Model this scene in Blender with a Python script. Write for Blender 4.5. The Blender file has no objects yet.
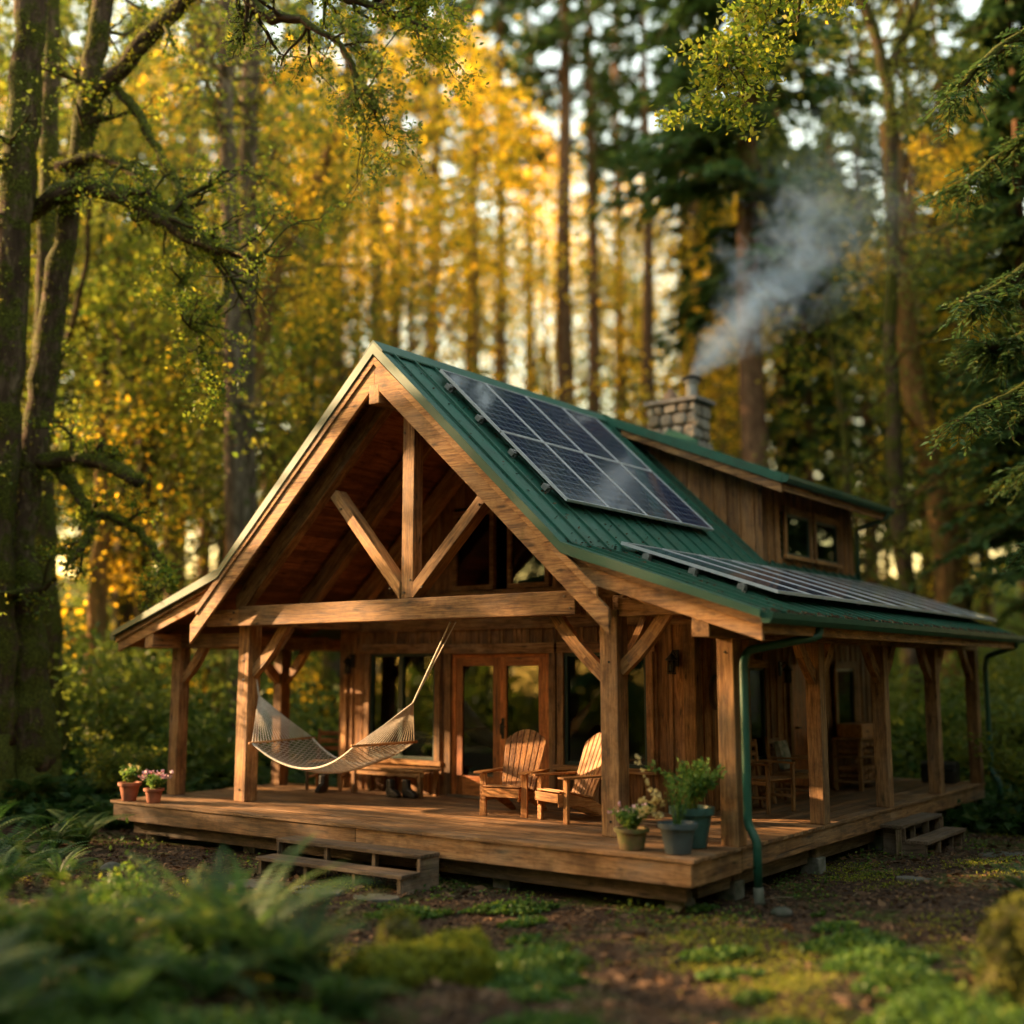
import bpy, bmesh, math, random
import numpy as np
from mathutils import Vector, Matrix
PI = math.pi
rad = math.radians
random.seed(7)
rng = np.random.default_rng(7)
S = bpy.context.scene
COL = S.collection

# ------------------------------------------------------------------ camera
CAM = np.array([5.744, -10.783, 2.377]); YAW, PIT, FPX, SYP = -0.636, 0.144, 1188.351, -11.417
cam_d = bpy.data.cameras.new('camera'); cam = bpy.data.objects.new('camera', cam_d); COL.objects.link(cam)
cam.location = CAM; cam.rotation_euler = (PI/2 + PIT, 0, -YAW)
cam_d.sensor_width = 36; cam_d.lens = FPX/1024*36; cam_d.shift_y = SYP/1024
cam_d.clip_start = .05; cam_d.clip_end = 600
cam_d.dof.use_dof = True; cam_d.dof.focus_distance = 14.8; cam_d.dof.aperture_fstop = 0.26
S.camera = cam
_d = np.array([math.sin(YAW)*math.cos(PIT), math.cos(YAW)*math.cos(PIT), math.sin(PIT)])
_r = np.array([math.cos(YAW), -math.sin(YAW), 0]); _u = np.cross(_r, _d)
def at(px, py, dep):
    return CAM + dep*(_d + _r*(px-512)/FPX + _u*(512+SYP-py)/FPX)
def pol(px, dep):        # ground position under picture column px at distance dep
    v = _d + _r*(px-512)/FPX; v = v/np.hypot(v[0], v[1])
    return CAM[0]+v[0]*dep, CAM[1]+v[1]*dep

# ------------------------------------------------------------------ light
SUN_EL, SUN_DIR = rad(16), Vector((-.93, -.37, 0)).normalized()
W = bpy.data.worlds.new('World'); S.world = W; W.use_nodes = True
wn = W.node_tree.nodes; wl = W.node_tree.links
bg = wn['Background']; sky = wn.new('ShaderNodeTexSky'); sky.sky_type = 'NISHITA'; sky.sun_disc = False
sky.sun_elevation = SUN_EL; sky.sun_rotation = math.atan2(SUN_DIR.x, SUN_DIR.y)
sky.air_density = 1.8; sky.dust_density = 1.2; sky.ozone_density = .3
wm = wn.new('ShaderNodeMix'); wm.data_type = 'RGBA'; wm.blend_type = 'MULTIPLY'; wm.inputs[0].default_value = 1
wm.inputs[7].default_value = (1.12, .97, .82, 1)
wl.new(sky.outputs[0], wm.inputs[6]); wl.new(wm.outputs[2], bg.inputs[0]); bg.inputs[1].default_value = .15
sd = bpy.data.lights.new('sun', 'SUN'); sd.energy = 3.9; sd.angle = rad(.6); sd.color = (1, .63, .31)
so = bpy.data.objects.new('sun', sd); COL.objects.link(so)
sv = Vector((SUN_DIR.x*math.cos(SUN_EL), SUN_DIR.y*math.cos(SUN_EL), math.sin(SUN_EL)))
so.rotation_euler = sv.to_track_quat('Z', 'Y').to_euler(); so.location = (-20, -12, 20)
S.view_settings.view_transform = 'Standard'; S.view_settings.look = 'None'; S.view_settings.gamma = 1
S.view_settings.exposure = 2.55
S.render.engine = 'CYCLES'
cy = S.cycles
cy.max_bounces = 7; cy.diffuse_bounces = 3; cy.glossy_bounces = 3; cy.transmission_bounces = 4
cy.transparent_max_bounces = 12; cy.volume_bounces = 1; cy.sample_clamp_indirect = 6; cy.use_denoising = True
cy.caustics_reflective = False; cy.caustics_refractive = False

# ------------------------------------------------------------------ materials
class NT:
    def __init__(s, name):
        s.m = bpy.data.materials.new(name); s.m.use_nodes = True; s.t = s.m.node_tree
        s.b = s.t.nodes['Principled BSDF']; s.o = s.t.nodes['Material Output']
    def n(s, typ, **k):
        n = s.t.nodes.new('ShaderNode'+typ)
        for a, v in k.items(): setattr(n, a, v)
        return n
    def l(s, a, b): s.t.links.new(a, b)
    def attr(s, name): return s.n('Attribute', attribute_name=name)
    def noise(s, vec, scale, detail=4, rough=.5, dist=0, mapscale=None):
        if mapscale:
            mp = s.n('Mapping'); mp.inputs['Scale'].default_value = mapscale; s.l(vec, mp.inputs[0]); vec = mp.outputs[0]
        n = s.n('TexNoise'); n.inputs['Scale'].default_value = scale; n.inputs['Detail'].default_value = detail
        n.inputs['Roughness'].default_value = rough; n.inputs['Distortion'].default_value = dist
        if vec: s.l(vec, n.inputs['Vector'])
        return n.outputs[0]
    def ramp(s, fac, stops, interp='LINEAR'):
        r = s.n('ValToRGB'); e = r.color_ramp.elements; r.color_ramp.interpolation = interp
        while len(e) < len(stops): e.new(.5)
        for el, (p, c) in zip(e, stops): el.position = p; el.color = (*c, 1) if len(c) == 3 else c
        s.l(fac, r.inputs[0]); return r.outputs[0]
    def mix(s, f, a, b, mode='MIX'):
        m = s.n('Mix', data_type='RGBA', blend_type=mode)
        for v, i in ((f, 0), (a, 6), (b, 7)):
            if hasattr(v, 'links'): s.l(v, m.inputs[i])
            else: m.inputs[i].default_value = v if i == 0 else (*v, 1)
        return m.outputs[2]
    def math(s, op, a, b=None, c=None, clamp=False):
        m = s.n('Math', operation=op, use_clamp=clamp)
        for i, v in enumerate((a, b, c)):
            if v is None: continue
            if hasattr(v, 'links'): s.l(v, m.inputs[i])
            else: m.inputs[i].default_value = v
        return m.outputs[0]
    def bump(s, h, strength=.3, dist=.01):
        b = s.n('Bump'); b.inputs['Strength'].default_value = strength; b.inputs['Distance'].default_value = dist
        s.l(h, b.inputs['Height']); s.l(b.outputs[0], s.b.inputs['Normal'])
    def col(s, v):
        if hasattr(v, 'links'): s.l(v, s.b.inputs['Base Color'])
        else: s.b.inputs['Base Color'].default_value = (*v, 1)
    def set(s, **k):
        for a, v in k.items():
            i = s.b.inputs[a.replace('_', ' ')]
            if hasattr(v, 'links'): s.l(v, i)
            else: i.default_value = v
        return s
def wood(name, dark, mid, light, rough=.62, grey=.25, moss=0., spec=.3):
    t = NT(name); g = t.attr('gc').outputs['Vector']; tint = t.attr('tint').outputs['Fac']
    a = t.noise(g, 1, 8, .7, 1.1, (1.3, 15, 15)); f = t.noise(g, 1, 5, .65, .4, (3.5, 70, 70))
    c = t.ramp(a, [(.36, dark), (.48, mid), (.62, light), (.74, mid)])
    fl = t.ramp(f, [(.38, (.42, .38, .34)), (.5, (1, 1, 1)), (.64, (1.0, 1.0, 1.0))]); c = t.mix(.75, c, fl, 'MULTIPLY')
    k = t.n('TexVoronoi', feature='F1'); mp = t.n('Mapping'); mp.inputs['Scale'].default_value = (1.9, 6.5, 6.5)
    wob = t.n('VectorMath', operation='ADD'); nz = t.n('TexNoise'); nz.inputs['Scale'].default_value = 9; t.l(g, nz.inputs['Vector']); vs = t.n('VectorMath', operation='SCALE'); vs.inputs['Scale'].default_value = .05; t.l(nz.outputs[1], vs.inputs[0]); t.l(g, wob.inputs[0]); t.l(vs.outputs[0], wob.inputs[1])
    t.l(wob.outputs[0], mp.inputs[0]); t.l(mp.outputs[0], k.inputs['Vector']); k.inputs['Scale'].default_value = 1
    kn = t.ramp(k.outputs['Distance'], [(.06, (1, 1, 1)), (.11, (.55, .55, .55)), (.2, (0, 0, 0))])
    c = t.mix(t.math('MULTIPLY', kn, .85), c, tuple(x*.22 for x in dark))
    cr = t.ramp(t.noise(g, 1, 3, .5, .3, (.7, 26, 26)), [(.29, (1, 1, 1)), (.335, (0, 0, 0))])
    c = t.mix(t.math('MULTIPLY', cr, .85), c, tuple(x*.22 for x in dark))
    wv = t.ramp(t.noise(g, .9, 5, .65, .6, (.8, 2.2, 2.2)), [(.46, (0, 0, 0)), (.68, (1, 1, 1))])
    c = t.mix(t.math('MULTIPLY', wv, grey), c, t.mix(f, (.10, .08, .06), (.30, .25, .19)))
    p = t.n('NewGeometry').outputs['Position']
    st = t.ramp(t.noise(p, 2.1, 7, .72), [(.47, (0, 0, 0)), (.62, (1, 1, 1))])
    c = t.mix(t.math('MULTIPLY', st, .5), c, tuple(x*.42 for x in dark))
    if moss:
        mv = t.ramp(t.noise(p, 3.2, 7, .75), [(.56, (0, 0, 0)), (.68, (1, 1, 1))])
        c = t.mix(t.math('MULTIPLY', mv, moss), c, (.075, .085, .02))
    hs = t.n('HueSaturation'); t.l(t.math('MULTIPLY_ADD', tint, .7, .62), hs.inputs['Value']); t.l(c, hs.inputs['Color'])
    t.col(hs.outputs[0]); t.set(Roughness=t.math('MULTIPLY_ADD', a, .4, rough-.15), Specular_IOR_Level=spec)
    t.bump(t.math('SUBTRACT', t.math('ADD', t.math('MULTIPLY', f, .5), a), t.math('MULTIPLY', cr, .8)), .7, .008)
    return t.m
def metal(name, c, rough=.4, met=.0, dirt=(.05, .06, .03), amt=.35, sc=2.5):
    t = NT(name); p = t.n('NewGeometry').outputs['Position']
    n = t.noise(p, sc, 6, .65); m = t.math('MULTIPLY', t.ramp(n, [(.42, (0, 0, 0)), (.75, (1, 1, 1))]), amt)
    t.col(t.mix(m, c, dirt)); t.set(Roughness=t.math('MULTIPLY_ADD', n, .35, rough-.15), Metallic=met)
    t.bump(t.noise(p, 9, 3), .08, .01)
    return t.m
def plain(name, c, rough=.7, c2=None, sc=14, bump=.3, met=0):
    t = NT(name); p = t.n('NewGeometry').outputs['Position']
    n = t.noise(p, sc, 5, .6); c2 = c2 or tuple(x*.5 for x in c)
    t.col(t.ramp(n, [(.35, c2), (.65, c)])); t.set(Roughness=rough, Metallic=met); t.bump(n, bump, .01)
    return t.m
def leaf(name, cols, trans=.45, rough=.55, var=.25):
    t = NT(name); tint = t.attr('tint').outputs['Fac']; oi = t.n('ObjectInfo').outputs['Random']
    v = t.math('ADD', t.math('MULTIPLY', tint, 1-var), t.math('MULTIPLY', oi, var))
    c = t.ramp(v, [(i/(len(cols)-1), x) for i, x in enumerate(cols)])
    t.col(c); t.set(Roughness=rough, Specular_IOR_Level=.25)
    tr = t.n('BsdfTranslucent'); t.l(t.mix(.5, c, (1.0, .95, .25), 'MULTIPLY'), tr.inputs[0])
    hs = t.n('HueSaturation'); hs.inputs['Value'].default_value = 1.7; t.l(c, hs.inputs['Color']); t.l(hs.outputs[0], tr.inputs[0])
    ms = t.n('MixShader'); ms.inputs[0].default_value = trans; t.l(t.b.outputs[0], ms.inputs[1]); t.l(tr.outputs[0], ms.inputs[2]); t.l(ms.outputs[0], t.o.inputs[0])
    return t.m
def bark(name, c1, c2, moss=.6, mossc=(.09, .10, .018), sc=1.0):
    t = NT(name); g = t.attr('gc').outputs['Vector']; geo = t.n('NewGeometry'); p = geo.outputs['Position']
    a = t.noise(g, 1, 7, .65, .6, (2.2*sc, 9*sc, 9*sc)); c = t.ramp(a, [(.3, tuple(x*.4 for x in c1)), (.5, c1), (.72, c2)])
    lw = t.noise(p, 2.2, 6, .7)
    sep = t.n('SeparateXYZ'); t.l(geo.outputs['Normal'], sep.inputs[0])
    mf = t.math('ADD', t.math('MULTIPLY', sep.outputs[2], .28), lw)
    mv = t.ramp(mf, [(.62-.25*moss, (0, 0, 0)), (.72-.25*moss, (1, 1, 1))])
    mc = t.ramp(t.noise(p, 25, 4), [(.35, tuple(x*.35 for x in mossc)), (.65, mossc)])
    t.col(t.mix(mv, c, mc)); t.set(Roughness=.9, Specular_IOR_Level=.15)
    t.bump(t.math('ADD', t.math('MULTIPLY', a, 1.0), t.math('MULTIPLY', t.noise(p, 30, 4), t.math('MULTIPLY', mv, .8))), .9, .035)
    return t.m
M = {}
M['timber'] = wood('timber', (.14, .055, .018), (.35, .165, .052), (.52, .275, .10), grey=.4, moss=.25)
M['siding'] = wood('siding', (.13, .052, .017), (.34, .15, .046), (.48, .235, .08), grey=.3, moss=.1)
M['deck'] = wood('deck', (.11, .050, .019), (.27, .132, .05), (.40, .215, .088), rough=.55, grey=.5, moss=.2)
M['ceiling'] = wood('ceiling', (.12, .04, .015), (.27, .095, .035), (.35, .135, .05), grey=.05)
M['door'] = wood('door_wood', (.30, .075, .014), (.60, .17, .03), (.70, .25, .055), rough=.42, grey=.0, spec=.5)
M['chair'] = wood('chair_wood', (.24, .085, .022), (.46, .19, .052), (.56, .27, .09), rough=.5, grey=.05)
M['step'] = wood('step_wood', (.075, .045, .025), (.17, .105, .058), (.26, .17, .10), grey=.6, moss=.35)
M['old'] = wood('old_wood', (.06, .04, .02), (.17, .11, .06), (.25, .17, .1), grey=.3, moss=.5)
M['roof'] = metal('green_metal_sheet', (.030, .125, .085), .33, .25, (.03, .055, .035), .7)
M['gutter'] = metal('gutter_metal', (.014, .085, .052), .4, 0, (.03, .05, .03), .4)
M['frame_green'] = metal('window_green', (.010, .035, .026), .4)
M['steel'] = metal('steel', (.34, .33, .31), .5, .85, (.06, .05, .04), .6, 8)
M['black'] = metal('black_metal', (.02, .018, .016), .45, .5)
M['alu'] = metal('panel_frame', (.6, .6, .6), .4, .1, (.35, .34, .3), .3)
M['stone_cap'] = plain('cap_stone', (.23, .20, .17), .85, sc=8)
M['concrete'] = plain('concrete', (.19, .17, .135), .9, (.05, .06, .03), 6)
M['terracotta'] = plain('terracotta', (.42, .13, .055), .75, (.28, .085, .04), 9, .15)
M['glaze'] = plain('green_glaze', (.045, .115, .10), .35, (.03, .075, .062), 5, .1)
M['glaze2'] = plain('grey_glaze', (.07, .10, .105), .5, (.05, .065, .07), 5, .1)
M['mosspot'] = plain('mossy_clay', (.22, .12, .055), .85, (.10, .12, .025), 7, .5)
M['soil'] = plain('soil', (.03, .018, .01), .95)
M['rope'] = plain('rope', (.74, .66, .54), .85, (.55, .46, .36), 40, .2)
M['clay'] = plain('chimney_clay', (.42, .26, .16), .8)
M['cushion'] = plain('cushion', (.42, .38, .30), .9, (.12, .16, .12), 11, .2)
M['slab'] = plain('flagstone', (.11, .095, .075), .9, (.04, .045, .022), 5)
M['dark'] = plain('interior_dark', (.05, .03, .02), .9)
M['mortar'] = plain('mortar', (.10, .085, .07), .95)
M['pink'] = plain('petal', (.75, .35, .38), .6, (.8, .55, .55), 5, 0)
M['cream'] = plain('petal_cream', (.75, .62, .32), .6, (.6, .5, .2), 5, 0)
M['boot'] = plain('boot_leather', (.02, .014, .01), .5)
def _stone():
    t = NT('field_stone'); p = t.n('NewGeometry').outputs['Position']; tint = t.attr('tint').outputs['Fac']
    a = t.ramp(tint, [(0, (.24, .18, .12)), (.35, (.42, .34, .25)), (.7, (.33, .295, .25)), (1, (.52, .44, .33))])
    n = t.noise(p, 7, 6, .65); t.col(t.mix(t.ramp(n, [(.35, (.8, .8, .8)), (.7, (0, 0, 0))]), a, (.10, .085, .065)))
    t.set(Roughness=.9); t.bump(n, .7, .03); return t.m
M['stone'] = _stone()
def _cells():
    t = NT('solar_cells'); g = t.attr('gc').outputs['Vector']
    sp = t.n('SeparateXYZ'); t.l(g, sp.inputs[0])
    def line(o, per, wd):
        f = t.math('FRACT', t.math('MULTIPLY', o, 1/per)); a = t.math('ABSOLUTE', t.math('SUBTRACT', f, .5)); return t.math('GREATER_THAN', a, .5-wd)
    l1 = t.math('MAXIMUM', line(sp.outputs[0], .157, .07), line(sp.outputs[1], .157, .07))
    l2 = line(sp.outputs[0], .0533, .02)
    c = t.mix(t.math('MULTIPLY', l1, .6), (.012, .017, .045), (.20, .23, .30)); c = t.mix(t.math('MULTIPLY', l2, .22), c, (.22, .22, .26))
    t.col(c); t.set(Roughness=.16, Specular_IOR_Level=.6, Coat_Weight=.5, Coat_Roughness=.05)
    return t.m
M['cells'] = _cells()
def _glass():
    t = NT('window_glass'); gl = t.n('BsdfGlossy'); gl.inputs['Roughness'].default_value = .01; gl.inputs[0].default_value = (.50, .56, .52, 1)
    tr = t.n('BsdfTransparent'); tr.inputs[0].default_value = (.45, .5, .45, 1)
    fr = t.n('Fresnel'); fr.inputs[0].default_value = 1.5
    ms = t.n('MixShader'); t.l(t.math('MULTIPLY_ADD', fr.outputs[0], 1.3, .07, True), ms.inputs[0])
    t.l(tr.outputs[0], ms.inputs[1]); t.l(gl.outputs[0], ms.inputs[2]); t.l(ms.outputs[0], t.o.inputs[0]); return t.m
M['glass'] = _glass()
M['bark_moss'] = bark('mossy_bark', (.065, .04, .024), (.17, .12, .075), .85, (.085, .09, .012))
M['bark_mid'] = bark('grey_bark', (.10, .07, .045), (.26, .20, .14), .35)
M['bark_con'] = bark('conifer_bark', (.12, .065, .035), (.27, .16, .085), .12)
M['bark_gold'] = bark('golden_bark', (.19, .10, .035), (.36, .21, .07), .5, (.17, .14, .02))
M['moss'] = plain('moss', (.21, .215, .02), .95, (.04, .05, .01), 18, 1.2)
M['moss_dark'] = plain('dark_moss', (.10, .085, .02), .95, (.035, .03, .012), 12, 1.2)
M['leaf_con'] = leaf('conifer_needles', [(.018, .042, .014), (.035, .075, .02), (.06, .105, .024), (.14, .14, .022)], .3)
M['leaf_bright'] = leaf('bright_leaves', [(.045, .085, .012), (.10, .15, .015), (.22, .23, .018), (.46, .30, .02)], .55)
M['leaf_gold'] = leaf('golden_leaves', [(.12, .13, .012), (.45, .34, .02), (.78, .50, .025), (.85, .44, .03)], .6)
M['leaf_olive'] = leaf('olive_leaves', [(.05, .075, .014), (.09, .125, .018), (.16, .175, .022), (.27, .22, .025)], .5)
M['fern'] = leaf('fern_fronds', [(.012, .036, .008), (.024, .062, .011), (.045, .09, .015), (.12, .12, .018)], .35, .6)
M['cover'] = leaf('ground_leaves', [(.025, .06, .010), (.045, .10, .014), (.09, .15, .018), (.19, .20, .02)], .35)
M['mosstuft'] = leaf('moss_tufts', [(.045, .06, .008), (.11, .13, .012), (.20, .22, .016), (.33, .30, .02)], .3, .8)
M['mosstuft_dark'] = leaf('dark_moss_tufts', [(.03, .035, .006), (.07, .08, .01), (.13, .13, .014), (.22, .20, .018)], .2, .85)
M['litter'] = leaf('leaf_litter', [(.035, .018, .009), (.08, .042, .02), (.13, .07, .032), (.24, .13, .06)], .05, .8)
M['plant'] = leaf('pot_plant', [(.04, .10, .02), (.08, .17, .03), (.15, .24, .04), (.3, .3, .05)], .4)
M['straw'] = leaf('pale_blooms', [(.35, .30, .12), (.5, .42, .18), (.6, .5, .25)], .4)

# ------------------------------------------------------------------ mesh builders
class MB:
    def __init__(s): s.v = []; s.f = []; s.g = []; s.t = []
    def add(s, vs, fs, gs=None, tint=None, sm=False):
        b = len(s.v); s.v += [tuple(x) for x in vs]; s.f += [tuple(i+b for i in q) for q in fs]
        s.g += [tuple(x) for x in (gs if gs is not None else vs)]
        t = random.random() if tint is None else tint; s.t += [t]*len(vs)
        return s
    def beam(s, a, b, w, h, up=(0, 0, 1), a_cut=None, b_cut=None, tint=None):
        """box from a to b, w sideways, h along up; cuts: end plane normals"""
        a = Vector(a); b = Vector(b); x = (b-a).normalized(); up = Vector(up)
        y = up.cross(x).normalized(); z = x.cross(y)
        off = Vector((random.uniform(0, 50), random.uniform(0, 50), random.uniform(0, 50)))
        vs = []; gs = []
        for e, (p, cut) in enumerate(((a, a_cut), (b, b_cut))):
            for sy, sz in ((-1, -1), (1, -1), (1, 1), (-1, 1)):
                q = p + y*(sy*w/2) + z*(sz*h/2)
                if cut is not None:
                    n = Vector(cut); q = q + x*((p-q).dot(n)/x.dot(n))
                vs.append(q); gs.append(Vector(((q-a).dot(x), sy*w/2, sz*h/2))+off)
        return s.add(vs, [(0, 3, 2, 1), (4, 5, 6, 7), (0, 1, 5, 4), (1, 2, 6, 5), (2, 3, 7, 6), (3, 0, 4, 7)], gs, tint)
    def box(s, x0, y0, z0, x1, y1, z1, ax=None, tint=None):
        d = (x1-x0, y1-y0, z1-z0); ax = ax if ax is not None else max(range(3), key=lambda i: abs(d[i]))
        off = [random.uniform(0, 50) for _ in range(3)]; vs = []; gs = []
        for i in range(8):
            q = ((x0, x1)[i & 1], (y0, y1)[i >> 1 & 1], (z0, z1)[i >> 2]); vs.append(q)
            r = [q[ax]] + [q[k] for k in range(3) if k != ax]; gs.append([r[k]+off[k] for k in range(3)])
        return s.add(vs, [(0, 2, 3, 1), (4, 5, 7, 6), (0, 1, 5, 4), (2, 6, 7, 3), (0, 4, 6, 2), (1, 3, 7, 5)], gs, tint)
    def prism(s, pts, o, e, d):
        """polygon of 2D pts spanned by axes in plane o + p.x*e0 + p.y*e1, extruded by vector d"""
        e0, e1 = Vector(e[0]), Vector(e[1]); o = Vector(o); d = Vector(d); n = len(pts)
        vs = [o+e0*p[0]+e1*p[1] for p in pts]; vs += [v+d for v in vs]
        off = Vector([random.uniform(0, 50) for _ in range(3)])
        gs = [Vector((p[0], p[1], 0))+off for p in pts]; gs += [g+Vector((0, 0, d.length)) for g in gs]
        fs = [tuple(range(n-1, -1, -1)), tuple(range(n, 2*n))] + [(i, (i+1) % n, n+(i+1) % n, n+i) for i in range(n)]
        return s.add(vs, fs, gs)
    def tube(s, pts, rr, n=8, cap=True, jit=0., tint=None):
        pts = [Vector(p) for p in pts]; k = len(pts)
        if not hasattr(rr, '__len__'): rr = [rr]*k
        vs = []; gs = []; L = 0; off = random.uniform(0, 40)
        ref = Vector((0, 0, 1)) if abs((pts[1]-pts[0]).normalized().z) < .9 else Vector((1, 0, 0))
        for i, p in enumerate(pts):
            t = (pts[min(i+1, k-1)]-pts[max(i-1, 0)])
            t = t.normalized() if t.length > 1e-9 else Vector((0, 0, 1))
            u = ref - t*ref.dot(t)
            if u.length < 1e-3: u = t.orthogonal()
            u.normalize(); ref = u; w = t.cross(u)
            if i: L += (p-pts[i-1]).length
            for j in range(n):
                a = 2*PI*j/n; r = rr[i]*(1+random.uniform(-jit, jit)); vs.append(p+u*math.cos(a)*r+w*math.sin(a)*r)
                gs.append((L+off, math.cos(a)*max(rr[i], .05)+off, math.sin(a)*max(rr[i], .05)))
        fs = [(i*n+j, i*n+(j+1) % n, (i+1)*n+(j+1) % n, (i+1)*n+j) for i in range(k-1) for j in range(n)]
        if cap: fs += [tuple(range(n-1, -1, -1)), tuple(range((k-1)*n, k*n))]
        return s.add(vs, fs, gs, tint)
    def lathe(s, prof, c, n=28):
        c = Vector(c); vs = [(c.x+r*math.cos(2*PI*j/n), c.y+r*math.sin(2*PI*j/n), c.z+z) for r, z in prof for j in range(n)]
        k = len(prof); fs = [(i*n+j, i*n+(j+1) % n, (i+1)*n+(j+1) % n, (i+1)*n+j) for i in range(k-1) for j in range(n)]
        fs += [tuple(range(n-1, -1, -1)), tuple(range((k-1)*n, k*n))]
        return s.add(vs, fs)
    def build(s, name, mat, parent=None, bevel=0, smooth=False):
        me = bpy.data.meshes.new(name); me.from_pydata(s.v, [], s.f); me.update()
        a = me.attributes.new('gc', 'FLOAT_VECTOR', 'POINT'); a.data.foreach_set('vector', np.array(s.g, np.float32).ravel())
        b = me.attributes.new('tint', 'FLOAT', 'POINT'); b.data.foreach_set('value', np.array(s.t, np.float32))
        me.materials.append(mat)
        if smooth: me.polygons.foreach_set('use_smooth', [True]*len(me.polygons))
        o = bpy.data.objects.new(name, me); COL.objects.link(o)
        if parent: o.parent = parent
        if bevel:
            m = o.modifiers.new('b', 'BEVEL'); m.width = bevel; m.segments = 2; m.limit_method = 'ANGLE'; m.angle_limit = rad(40)
        return o
def cloud_mesh(name, V, F, T, mat):
    """V (n,k,3) verts of n k-gons each its own face"""
    n, k, _ = V.shape; me = bpy.data.meshes.new(name)
    me.vertices.add(n*k); me.vertices.foreach_set('co', V.reshape(-1).astype(np.float32))
    me.loops.add(n*k); me.loops.foreach_set('vertex_index', np.arange(n*k, dtype=np.int32))
    me.polygons.add(n); me.polygons.foreach_set('loop_start', np.arange(0, n*k, k, dtype=np.int32))
    try: me.polygons.foreach_set('loop_total', np.full(n, k, dtype=np.int32))
    except Exception: pass
    me.update(calc_edges=True)
    b = me.attributes.new('tint', 'FLOAT', 'POINT'); b.data.foreach_set('value', np.repeat(T, k).astype(np.float32))
    me.materials.append(mat); return me
def quads(C, A, B):
    """rhombus leaves: centre C, half-length A, half-width B -> (n,4,3)"""
    return np.stack([C-A, C+B-A*.15, C+A, C-B-A*.15], 1)
def rdir(n):
    v = rng.normal(size=(n, 3)); return v/np.linalg.norm(v, axis=1, keepdims=True)
def leaves(C, size, aspect=.55, flat=0., jitter=.3):
    n = len(C); a = rdir(n); a[:, 2] *= (1-flat); b = rdir(n); b[:, 2] *= (1-flat)
    a /= np.linalg.norm(a, axis=1, keepdims=True); b -= a*(a*b).sum(1, keepdims=True); b /= np.linalg.norm(b, axis=1, keepdims=True)
    s = size*(1+jitter*rng.uniform(-1, 1, (n, 1))); return quads(C, a*s*.5, b*s*.5*aspect)
def mesh_obj(name, me, parent=None):
    o = bpy.data.objects.new(name, me); COL.objects.link(o)
    if parent: o.parent = parent
    return o
def tag(o, label=None, cat=None, group=None, kind=None):
    if label: o['label'] = label
    if cat: o['category'] = cat
    if group: o['group'] = group
    if kind: o['kind'] = kind
    return o
def empty(name, loc=(0, 0, 0), rz=0, **k):
    o = bpy.data.objects.new(name, None); COL.objects.link(o); o.location = loc; o.rotation_euler = (0, 0, rz); return tag(o, **k)
def copy_tree(o, parent=None):
    c = o.copy(); COL.objects.link(c); c.parent = parent
    for ch in list(o.children): copy_tree(ch, c)
    return c
def smooth01(x): x = np.clip(x, 0, 1); return x*x*(3-2*x)

# ------------------------------------------------------------------ ground
_ph = rng.uniform(0, 6.28, (24, 2)); _fq = rng.normal(size=(24, 2)); _fq /= np.linalg.norm(_fq, axis=1, keepdims=True); _wl = np.geomspace(9, .45, 24)
def fbm(x, y, lo=0, hi=24):
    z = 0
    for i in range(lo, hi):
        k = 2*PI/_wl[i]; z = z + np.sin(k*(_fq[i, 0]*x+_fq[i, 1]*y)+_ph[i, 0])*_wl[i]
    return z/9
def gh(x, y):
    x = np.asarray(x, float); y = np.asarray(y, float)
    n = fbm(x, y)*.045
    bank = smooth01((-x-10.2)/7)*.75*smooth01((y+9)/5)
    s = (x-CAM[0])*_d[0]/math.hypot(_d[0], _d[1]) + (y-CAM[1])*_d[1]/math.hypot(_d[0], _d[1])
    back = smooth01((s-24)/50)*9*.75 + np.maximum(s-60, 0)*.06
    dx = np.maximum(np.maximum(-9.6-x, x-.2), 0); dy = np.maximum(np.maximum(.0-y, y-10.6), 0); dd = np.hypot(dx, dy)
    n = n*np.clip(.25+dd*.4, 0, 1.6)
    fg = smooth01((-x-1.5)/5)*smooth01((-y-1.5)/4)*.22
    return n+bank+back+fg-.02
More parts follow.
